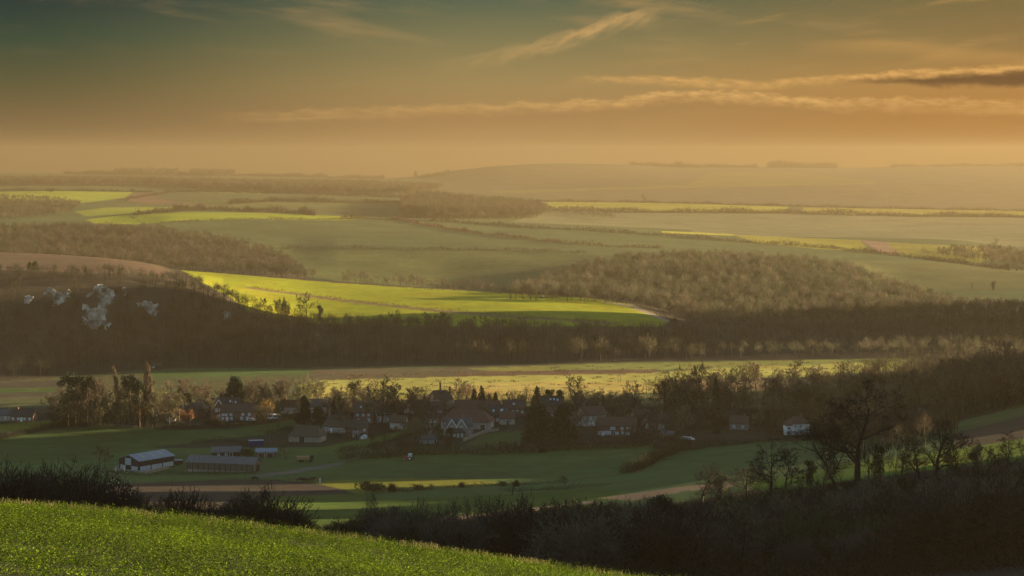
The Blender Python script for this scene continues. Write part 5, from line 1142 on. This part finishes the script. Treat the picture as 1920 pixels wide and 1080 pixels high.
# scrub slope below: bushes and saplings
def fgs(px, y, h, k, label, group, wide=1.):
    plant(k, on(px, y), h, label, group, wide)
n1 = n2 = 0
for _ in range(4000):
    px = rr.uniform(590, 1960); y = rr.uniform(165, 400); p = on(px, y); pyg = HZ+F*(ZC-p.z)/y
    lim = np.interp(px, [590,640,760,900,1150,1280,1400,1600,1960], [988,966,942,926,930,932,922,905,868])
    if px < 640 and y < 190: continue
    if n2 < 95 and px < 1230 and px > 690 and y > 215 and y < 345:
        h = rr.uniform(6, 9.5); tp = pyg-h*F/y
        if tp > lim-45 and tp < lim+60 and rr.uniform() < .5: fgs(px, y, h, 'sapling', 'thin bare sapling in the thicket below centre', 'saplings in the thicket below centre', rr.uniform(.8,1.2)); n2 += 1; continue
    h = rr.uniform(3.2, 7.5); tp = pyg-h*F/y
    if tp < lim or pyg < lim-5: continue
    if n1 < 260:
        fgs(px, y, h, 'scrub_bush', 'dark leafless scrub bush on the near slope '+('below centre' if px < 1200 else 'at bottom right'), 'scrub bushes on the near slope', rr.uniform(1.0,1.5)); n1 += 1
for i in range(34):
    px = rr.uniform(1280, 1960); y = rr.uniform(300, 385)
    fgs(px, y, rr.uniform(4.5, 8), 'sapling', 'thin bare sapling along the lit strip below the great tree', 'saplings along the lit strip', rr.uniform(.9,1.4))
n3 = 0
for _ in range(900):
    if n3 >= 78: break
    px = rr.uniform(1150, 1960); y = rr.uniform(200, 330); p = on(px, y); pyg = HZ+F*(ZC-p.z)/y; h = rr.uniform(6, 11); tp = pyg-h*F/y
    if tp < np.interp(px, [1150,1280,1400,1600,1960], [945,930,915,895,862])-10 or pyg > 1150: continue
    fgs(px, y, h, 'sapling', 'thin bare tree rising out of the dark scrub at bottom right', 'thin trees in the dark scrub', rr.uniform(1.2,2.)); n3 += 1
# undergrowth: brambles and dead stalks covering the near slope
P = sample([(560,860),(2000,800),(2000,1500),(560,1500)], 150, 405, .9)
px_, py_ = pix(P); lim = np.interp(px_, [560,760,900,1150,1280,1400,1600,1960], [1000,985,968,962,950,930,912,880]); P = P[py_ > lim]
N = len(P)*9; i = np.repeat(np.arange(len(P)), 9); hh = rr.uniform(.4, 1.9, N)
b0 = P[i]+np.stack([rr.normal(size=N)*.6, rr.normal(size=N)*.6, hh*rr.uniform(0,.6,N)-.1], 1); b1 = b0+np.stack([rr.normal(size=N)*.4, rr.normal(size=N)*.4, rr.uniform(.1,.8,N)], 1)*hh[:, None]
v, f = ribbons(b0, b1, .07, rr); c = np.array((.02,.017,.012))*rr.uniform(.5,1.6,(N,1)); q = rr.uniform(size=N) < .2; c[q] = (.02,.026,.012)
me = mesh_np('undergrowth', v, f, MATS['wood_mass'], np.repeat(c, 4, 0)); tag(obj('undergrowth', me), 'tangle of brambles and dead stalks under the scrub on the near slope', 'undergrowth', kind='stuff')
# the mass of thicket that fills the slope between the bushes one can tell apart
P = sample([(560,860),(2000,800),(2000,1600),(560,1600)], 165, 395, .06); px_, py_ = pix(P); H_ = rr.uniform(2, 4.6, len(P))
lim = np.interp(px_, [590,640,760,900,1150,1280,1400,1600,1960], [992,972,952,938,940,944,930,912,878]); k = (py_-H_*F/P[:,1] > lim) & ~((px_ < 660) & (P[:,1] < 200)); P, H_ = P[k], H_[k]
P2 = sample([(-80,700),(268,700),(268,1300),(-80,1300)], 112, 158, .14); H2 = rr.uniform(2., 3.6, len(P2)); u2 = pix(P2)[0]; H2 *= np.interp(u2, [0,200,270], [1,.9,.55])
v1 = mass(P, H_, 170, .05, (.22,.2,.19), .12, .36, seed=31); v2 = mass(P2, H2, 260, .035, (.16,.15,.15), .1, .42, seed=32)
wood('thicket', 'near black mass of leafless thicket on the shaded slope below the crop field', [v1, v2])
# fluffy pale seed heads of climbing clematis catching the sun
pts = []
for px, py, n, sp in ((1495,905,170,9),(1530,915,150,10),(1548,900,90,6),(1620,902,60,8),(1480,880,60,6),(1440,940,70,10),(1425,915,50,8),(1530,985,70,12),(1655,822,70,5),(1900,895,140,16),(1850,880,60,10),(1330,980,60,14),(1230,985,40,8),(1820,905,70,14),(1040,975,30,6),(850,1010,24,6),(860,1000,20,4),(225,905,40,8),(210,890,30,6),(245,925,24,6),(880,1025,20,5),(1700,890,50,9)):
    y = 132 if px < 400 else 250 if px < 1200 else 330
    x = (px-960)/F*y; z = ZC-(py-HZ)/F*y; s = sp*y/F
    pts.append(np.array([x, y, z])+rr.normal(size=(n,3))*np.array([s*1.2, 1.2, s]))
v, f = leaves(np.concatenate(pts), .05, rr); me = mesh_np('seed_heads', v, f, MATS['seed_head']); tag(obj('seed_heads', me), 'pale fluffy seed heads and dry leaves catching the sun over the scrub', 'seed heads', kind='stuff')
# rushes on the meadow
P = sample([(560,760),(600,705),(1000,690),(1700,672),(1730,700),(1300,745),(900,756)], 935, 1180, .011); N = len(P)*9; i = np.repeat(np.arange(len(P)), 9)
sc_ = rr.uniform(.5,1.6,len(P))[i]; b0 = P[i]+np.stack([rr.normal(size=N)*.9*sc_, rr.normal(size=N)*.5*sc_, np.zeros(N)], 1); b1 = b0+np.stack([rr.normal(size=N)*.3, rr.normal(size=N)*.2, rr.uniform(.3,.7,N)*sc_], 1)
v, f = ribbons(b0, b1, .3, rr); me = mesh_np('rushes', v, f, MATS['reed']); tag(obj('rushes', me), 'brown rush tussocks scattered over the bright water meadow', 'rushes', kind='stuff')
# the crop in the foreground field
def crop(y0, y1, dens, size, n):
    P = sample([(-60,900),(2000,900),(2000,1700),(-60,1700)], y0, y1, dens); px_, py_ = pix(P); q_ = np.sin(P[:,0]*1.7+1.2*np.sin(P[:,1]*.9))*np.sin(P[:,1]*1.3+P[:,0]*.6)+.6*np.sin(P[:,0]*4.1+P[:,1]*2.7)+.5*np.sin(P[:,1]*.5-P[:,0]*.33); tr_ = np.abs(((P[:,0]*.94+P[:,1]*.34+60) % 15)-2.)-.95; q_ = q_-1.6*np.exp(-(tr_/.22)**2); P = P[(py_ < 1110) & (px_ < 1420) & (q_ > rr.uniform(-1.3,.7,len(P)))]
    N = len(P)*n; i = np.repeat(np.arange(len(P)), n); pl = rr.uniform(.6,1.35,len(P))
    row = .8+.35*np.sin(P[:, 0]*2.2-P[:, 1]*1.1)+.25*np.sin(P[:,0]*.31+P[:,1]*.22)
    a = rr.uniform(0, 6.28, N); rad = rr.uniform(.02,.11,N)*pl[i]*(size/.05); hz = rr.uniform(.0,.26,N)*pl[i]**2*np.clip(row,.35,1.4)[i]
    c = P[i]+np.stack([np.cos(a)*rad, np.sin(a)*rad, hz], 1)
    d = np.stack([np.cos(a), np.sin(a), rr.uniform(-.2,.8,N)], 1); L_ = (size*rr.uniform(.7,1.5,N)*pl[i])[:, None]; d = nrm(d)*L_
    s = nrm(np.cross(d, np.array([0,0,1.])+rr.normal(size=(N,3))*.5))*L_*.42
    v = np.stack([c-d*.6, c+s, c+d*.8, c-s], 1).reshape(-1, 3)
    t_ = rr.uniform(size=len(P)); tint = np.stack([.75+.6*t_**3, .8+.35*t_, .7+.3*t_], 1)*rr.uniform(.3,1.65,(len(P),1))*(1+.28*np.sin(P[:,0]*.23+1.1*np.sin(P[:,1]*.11))*np.sin(P[:,1]*.19+.5))[:,None]
    return v, np.arange(len(v)).reshape(-1, 4), np.repeat(tint[i], 4, 0)
gs = [crop(24, 60, 130, .021, 8), crop(60, 99, 105, .025, 7)]
v, f = merge([(a, b) for a, b, _ in gs]); c = np.concatenate([g[2] for g in gs])
me = mesh_np('crop_leaves', v, f, MATS['crop_leaf'], c); tag(obj('crop_leaves', me), 'low leafy green crop covering the sunlit field in the foreground', 'crop', kind='stuff')

# rough grass along the far margin of the crop
P = sample([(-60,900),(2000,900),(2000,1400),(-60,1400)], 86, 101, 14); px_, py_ = pix(P); P = P[(px_ < 1420)]; P = P[np.sin(P[:,0]*1.9)*np.sin(P[:,0]*.53+1) > rr.uniform(-1.1,.6,len(P))]
N = len(P)*4; i = np.repeat(np.arange(len(P)), 4); b0 = P[i]+np.stack([rr.normal(size=N)*.1, rr.normal(size=N)*.1, np.zeros(N)], 1); b1 = b0+np.stack([rr.normal(size=N)*.12, rr.normal(size=N)*.12, rr.uniform(.15,.55,N)], 1)
v, f = ribbons(b0, b1, .022, rr); c = np.array((.11,.12,.04))*rr.uniform(.5,1.4,(N,1)); q = rr.uniform(size=N) < .35; c[q] = np.array((.24,.19,.10))*rr.uniform(.6,1.2,(int(q.sum()),1))
me = mesh_np('grass', v, f, MATS['wood_mass'], np.repeat(c, 4, 0)); tag(obj('grass', me), 'rough dry grass along the far margin of the crop field', 'grass', kind='stuff')
# ------------------------------------------------------------------ air
m = bpy.data.materials.new('haze'); m.use_nodes = True; nt = m.node_tree; nt.nodes.remove(nt.nodes['Principled BSDF'])
pv = nt.nodes.new('ShaderNodeVolumePrincipled'); pv.inputs['Color'].default_value = (.24,.197,.12,1); pv.inputs['Density'].default_value = HAZE; pv.inputs['Anisotropy'].default_value = .38
nt.links.new(pv.outputs[0], nt.nodes['Material Output'].inputs['Volume'])
zlo = float(Z.min())-1.5
me = MB().box(-4000, 10500, -60, 10050, zlo, float(max(Z.max(), ZC))+5).mesh('haze', m); tag(obj('haze', me), 'pale warm haze filling the valley and fading the far hills', 'haze', kind='stuff')

# ------------------------------------------------------------------ sky
w = bpy.data.worlds.new('World'); scene.world = w; w.use_nodes = True; nt = w.node_tree; N = nt.nodes; L = nt.links; N.clear()
out = N.new('ShaderNodeOutputWorld'); tc = N.new('ShaderNodeTexCoord'); sp = N.new('ShaderNodeSeparateXYZ'); L.new(tc.outputs['Generated'], sp.inputs[0])
def M(op, *a, clamp=False):
    q = N.new('ShaderNodeMath'); q.operation = op; q.use_clamp = clamp
    for i, v in enumerate(a):
        if isinstance(v, (int, float)): q.inputs[i].default_value = v
        else: L.new(v, q.inputs[i])
    return q.outputs[0]
def sm(v, a, b, c=0, d=1):
    r = N.new('ShaderNodeMapRange'); r.interpolation_type = 'SMOOTHSTEP'
    for i, x in enumerate((a, b, c, d)): r.inputs[i+1].default_value = x
    L.new(v, r.inputs[0]); return r.outputs[0]
def ramp(v, stops, grey=False):
    r = N.new('ShaderNodeValToRGB'); el = r.color_ramp.elements
    while len(el) < len(stops): el.new(.5)
    for e, (p_, c_) in zip(el, stops): e.position = p_; e.color = (c_, c_, c_, 1) if grey else (*lin(*c_), 1)
    L.new(v, r.inputs[0]); return r.outputs[0]
def mix(f, a, b):
    q = N.new('ShaderNodeMix'); q.data_type = 'RGBA'
    for i, v in ((0, f), (6, a), (7, b)):
        if isinstance(v, (int, float)): q.inputs[i].default_value = v
        elif isinstance(v, tuple): q.inputs[i].default_value = (*lin(*v), 1)
        else: L.new(v, q.inputs[i])
    return q.outputs[2]
x, y, z = sp.outputs
yp = M('MAXIMUM', y, .05); A = M('DIVIDE', x, yp); E_ = M('DIVIDE', z, yp)
U = M('ADD', M('MULTIPLY', A, F), 960.); V = M('SUBTRACT', HZ, M('MULTIPLY', E_, F))      # bearing and height, 3600 units per unit slope
cv = N.new('ShaderNodeCombineXYZ'); L.new(M('MULTIPLY', U, .001), cv.inputs[0]); L.new(M('MULTIPLY', V, .001), cv.inputs[1])
def noise(sx_, sy_, rot=0., det=5, rough=.55, off=0.):
    mp = N.new('ShaderNodeMapping'); mp.inputs['Scale'].default_value = (sx_, sy_, 1); mp.inputs['Location'].default_value = (off, off*.7, 0)
    mr_ = N.new('ShaderNodeVectorRotate'); mr_.rotation_type = 'Z_AXIS'; mr_.inputs['Angle'].default_value = R(rot); L.new(cv.outputs[0], mr_.inputs['Vector']); L.new(mr_.outputs[0], mp.inputs['Vector'])
    n_ = N.new('ShaderNodeTexNoise'); n_.inputs['Scale'].default_value = 1; n_.inputs['Detail'].default_value = det; n_.inputs['Roughness'].default_value = rough
    L.new(mp.outputs[0], n_.inputs['Vector']); return n_.outputs['Fac']
T_ = M('MULTIPLY', M('ADD', V, 100.), 1/400., clamp=True)
P_ = lambda v: (v+100)/400
left = ramp(T_, [(0,(3,28,42)),(P_(0),(4,47,50)),(P_(70),(30,66,52)),(P_(160),(80,80,52)),(P_(240),(112,90,60)),(P_(280),(132,106,68)),(1,(142,114,74))])
midc = ramp(T_, [(0,(55,85,80)),(P_(0),(78,96,76)),(P_(80),(124,118,80)),(P_(160),(156,132,84)),(P_(230),(162,125,78)),(P_(280),(168,130,82)),(1,(178,139,88))])
rgt = ramp(T_, [(0,(95,92,64)),(P_(0),(114,100,62)),(P_(80),(138,112,66)),(P_(160),(176,128,66)),(P_(230),(168,110,44)),(P_(280),(156,98,36)),(1,(162,104,40))])
sky = mix(sm(U, 0, 960), left, midc); sky = mix(sm(U, 900, 1950), sky, rgt)
def curve(pts):  # height of a cloud bank along the bearing
    return M('MULTIPLY', ramp(M('MULTIPLY', M('ADD', U, 100.), 1/2200., clamp=True), [((a+100)/2200, b/400) for a, b in pts], True), 400.)
def strength(pts): return ramp(M('MULTIPLY', M('ADD', U, 100.), 1/2200., clamp=True), [((a+100)/2200, b) for a, b in pts], True)
wisp = noise(2.2, 16, -6, 6, .6); wisp2 = noise(3.5, 26, 8, 6, .6, 3.1); puff = noise(17, 34, 0, 8, .68, 1.7); fine = noise(30, 110, -3, 6, .65, 5)
# high streaks
hi = M('MULTIPLY', sm(wisp, .5, .75), sm(V, 150, 20)); sky = mix(M('MULTIPLY', M('MULTIPLY', hi, .45), sm(U, 150, 1100, .6, 1.2)), sky, (182,146,92))
hi2 = M('MULTIPLY', M('MULTIPLY', sm(wisp2, .52, .8), sm(U, 900, 1500)), sm(V, 170, 60)); sky = mix(M('MULTIPLY', hi2, .75), sky, (196,150,86))
def band(pts, st, amp, up, dn, col, k, nz=puff):
    d = M('SUBTRACT', V, M('ADD', curve(pts), M('MULTIPLY', M('SUBTRACT', nz, .5), amp)))
    f = M('MULTIPLY', sm(d, -up, 0), sm(d, dn, 0)); return M('MULTIPLY', M('MULTIPLY', f, strength(st)), k), d
cz = [(800,122),(880,110),(1000,84),(1060,66),(1110,52),(1170,28),(1240,18)]; wv_ = noise(18, 60, 24, 5, .6, 2)
f, d = band(cz, [(800,0),(900,.3),(1000,.6),(1130,1),(1200,.8),(1250,0)], 40, 12, 34, None, .8, wv_); sky = mix(M('MULTIPLY', f, sm(wv_, .3, .62, .25, 1)), sky, (206,164,102))
f, d = band([(1500,85),(1650,82),(1750,90),(1880,104),(2000,112)], [(1480,0),(1640,.9),(1800,.7),(1960,.4)], 20, 16, 30, None, .4, wisp2); sky = mix(f, sky, (205,155,85))
lo = [(380,216),(700,206),(960,197),(1150,190),(1250,176),(1340,174),(1430,180),(1560,190),(1750,189),(1990,199)]
f, d = band(lo, [(380,0),(520,.3),(720,.42),(1000,.6),(1200,.95),(1480,1),(1700,.7),(1990,.75)], 46, 9, 24, None, .9)

dk = M('MULTIPLY', M('MULTIPLY', sm(d, 0, 10), sm(d, 52, 8)), strength([(600,0),(800,.3),(1150,.8),(1400,.8),(1600,.35),(1990,.4)])); sky = mix(M('MULTIPLY', dk, .55), sky, (150,108,64))
sky = mix(M('MULTIPLY', f, sm(fine, .35, .65, .25, 1)), sky, (228,176,104))
f2, d = band([(440,226),(560,222),(700,219),(760,216)], [(440,0),(540,.5),(700,.5),(800,0)], 6, 4, 5, None, .5); sky = mix(f2, sky, (196,154,96))
hc = [(1060,146),(1200,147),(1290,149),(1400,158),(1500,151),(1600,142),(1760,134),(1990,120)]
f, d = band(hc, [(1060,0),(1130,.5),(1280,.9),(1420,.7),(1600,1),(1990,1)], 30, 8, 18, None, .9, puff)
dk = M('MULTIPLY', M('MULTIPLY', sm(d, 2, 12), sm(M('SUBTRACT', d, M('MULTIPLY', sm(U, 1500, 1930), 26.)), 16, 2)), sm(U, 1490, 1660)); sky = mix(M('MULTIPLY', dk, .95), sky, (92,62,36))
sky = mix(M('MULTIPLY', f, sm(fine, .35, .65, .3, 1)), sky, (230,174,98))
f, d = band([(1650,205),(1800,207),(1990,206)], [(1560,0),(1750,.6),(1990,.9)], 14, 9, 12, None, .5); sky = mix(f, sky, (206,150,80))
ns = N.new('ShaderNodeTexSky'); ns.sky_type = 'NISHITA'; ns.sun_disc = False; ns.sun_elevation = R(SUN_EL); ns.sun_rotation = R(SUN_AZ); ns.dust_density = .7; ns.altitude = 100
b1 = N.new('ShaderNodeBackground'); b1.inputs['Strength'].default_value = SKYS; L.new(ns.outputs[0], b1.inputs['Color'])
b2 = N.new('ShaderNodeBackground'); b2.inputs['Strength'].default_value = 2**-EXPO; L.new(sky, b2.inputs['Color'])
ms = N.new('ShaderNodeMixShader'); L.new(M('MULTIPLY', sm(z, .19, .085), sm(y, .1, .6)), ms.inputs[0]); L.new(b1.outputs[0], ms.inputs[1]); L.new(b2.outputs[0], ms.inputs[2]); L.new(ms.outputs[0], out.inputs['Surface'])
# ------------------------------------------------------------------ sun, camera, render settings
sd = bpy.data.lights.new('sun', 'SUN'); sd.energy = SUNS; sd.angle = R(.53); sd.color = (1,.74,.42); so = bpy.data.objects.new('sun', sd); link(so)
dv = Vector((math.sin(R(SUN_AZ))*math.cos(R(SUN_EL)), math.cos(R(SUN_AZ))*math.cos(R(SUN_EL)), math.sin(R(SUN_EL)))); so.rotation_euler = dv.to_track_quat('Z', 'Y').to_euler(); so.location = dv*400+Vector((0,0,100))
cd = bpy.data.cameras.new('camera'); cd.sensor_width = 36; cd.lens = F/1920*36; cd.shift_y = -(540-HZ)/1920; cd.clip_start = .5; cd.clip_end = 60000
co = bpy.data.objects.new('camera', cd); link(co); co.location = (0,0,ZC); co.rotation_euler = (R(90),0,0); scene.camera = co
scene.view_settings.view_transform = 'Standard'; scene.view_settings.look = 'None'; scene.view_settings.exposure = EXPO; scene.view_settings.gamma = 1
cy = scene.cycles; cy.max_bounces = 4; cy.diffuse_bounces = 2; cy.glossy_bounces = 1; cy.transmission_bounces = 2; cy.transparent_max_bounces = 6; cy.volume_bounces = 0; cy.use_denoising = True; cy.caustics_reflective = cy.caustics_refractive = False
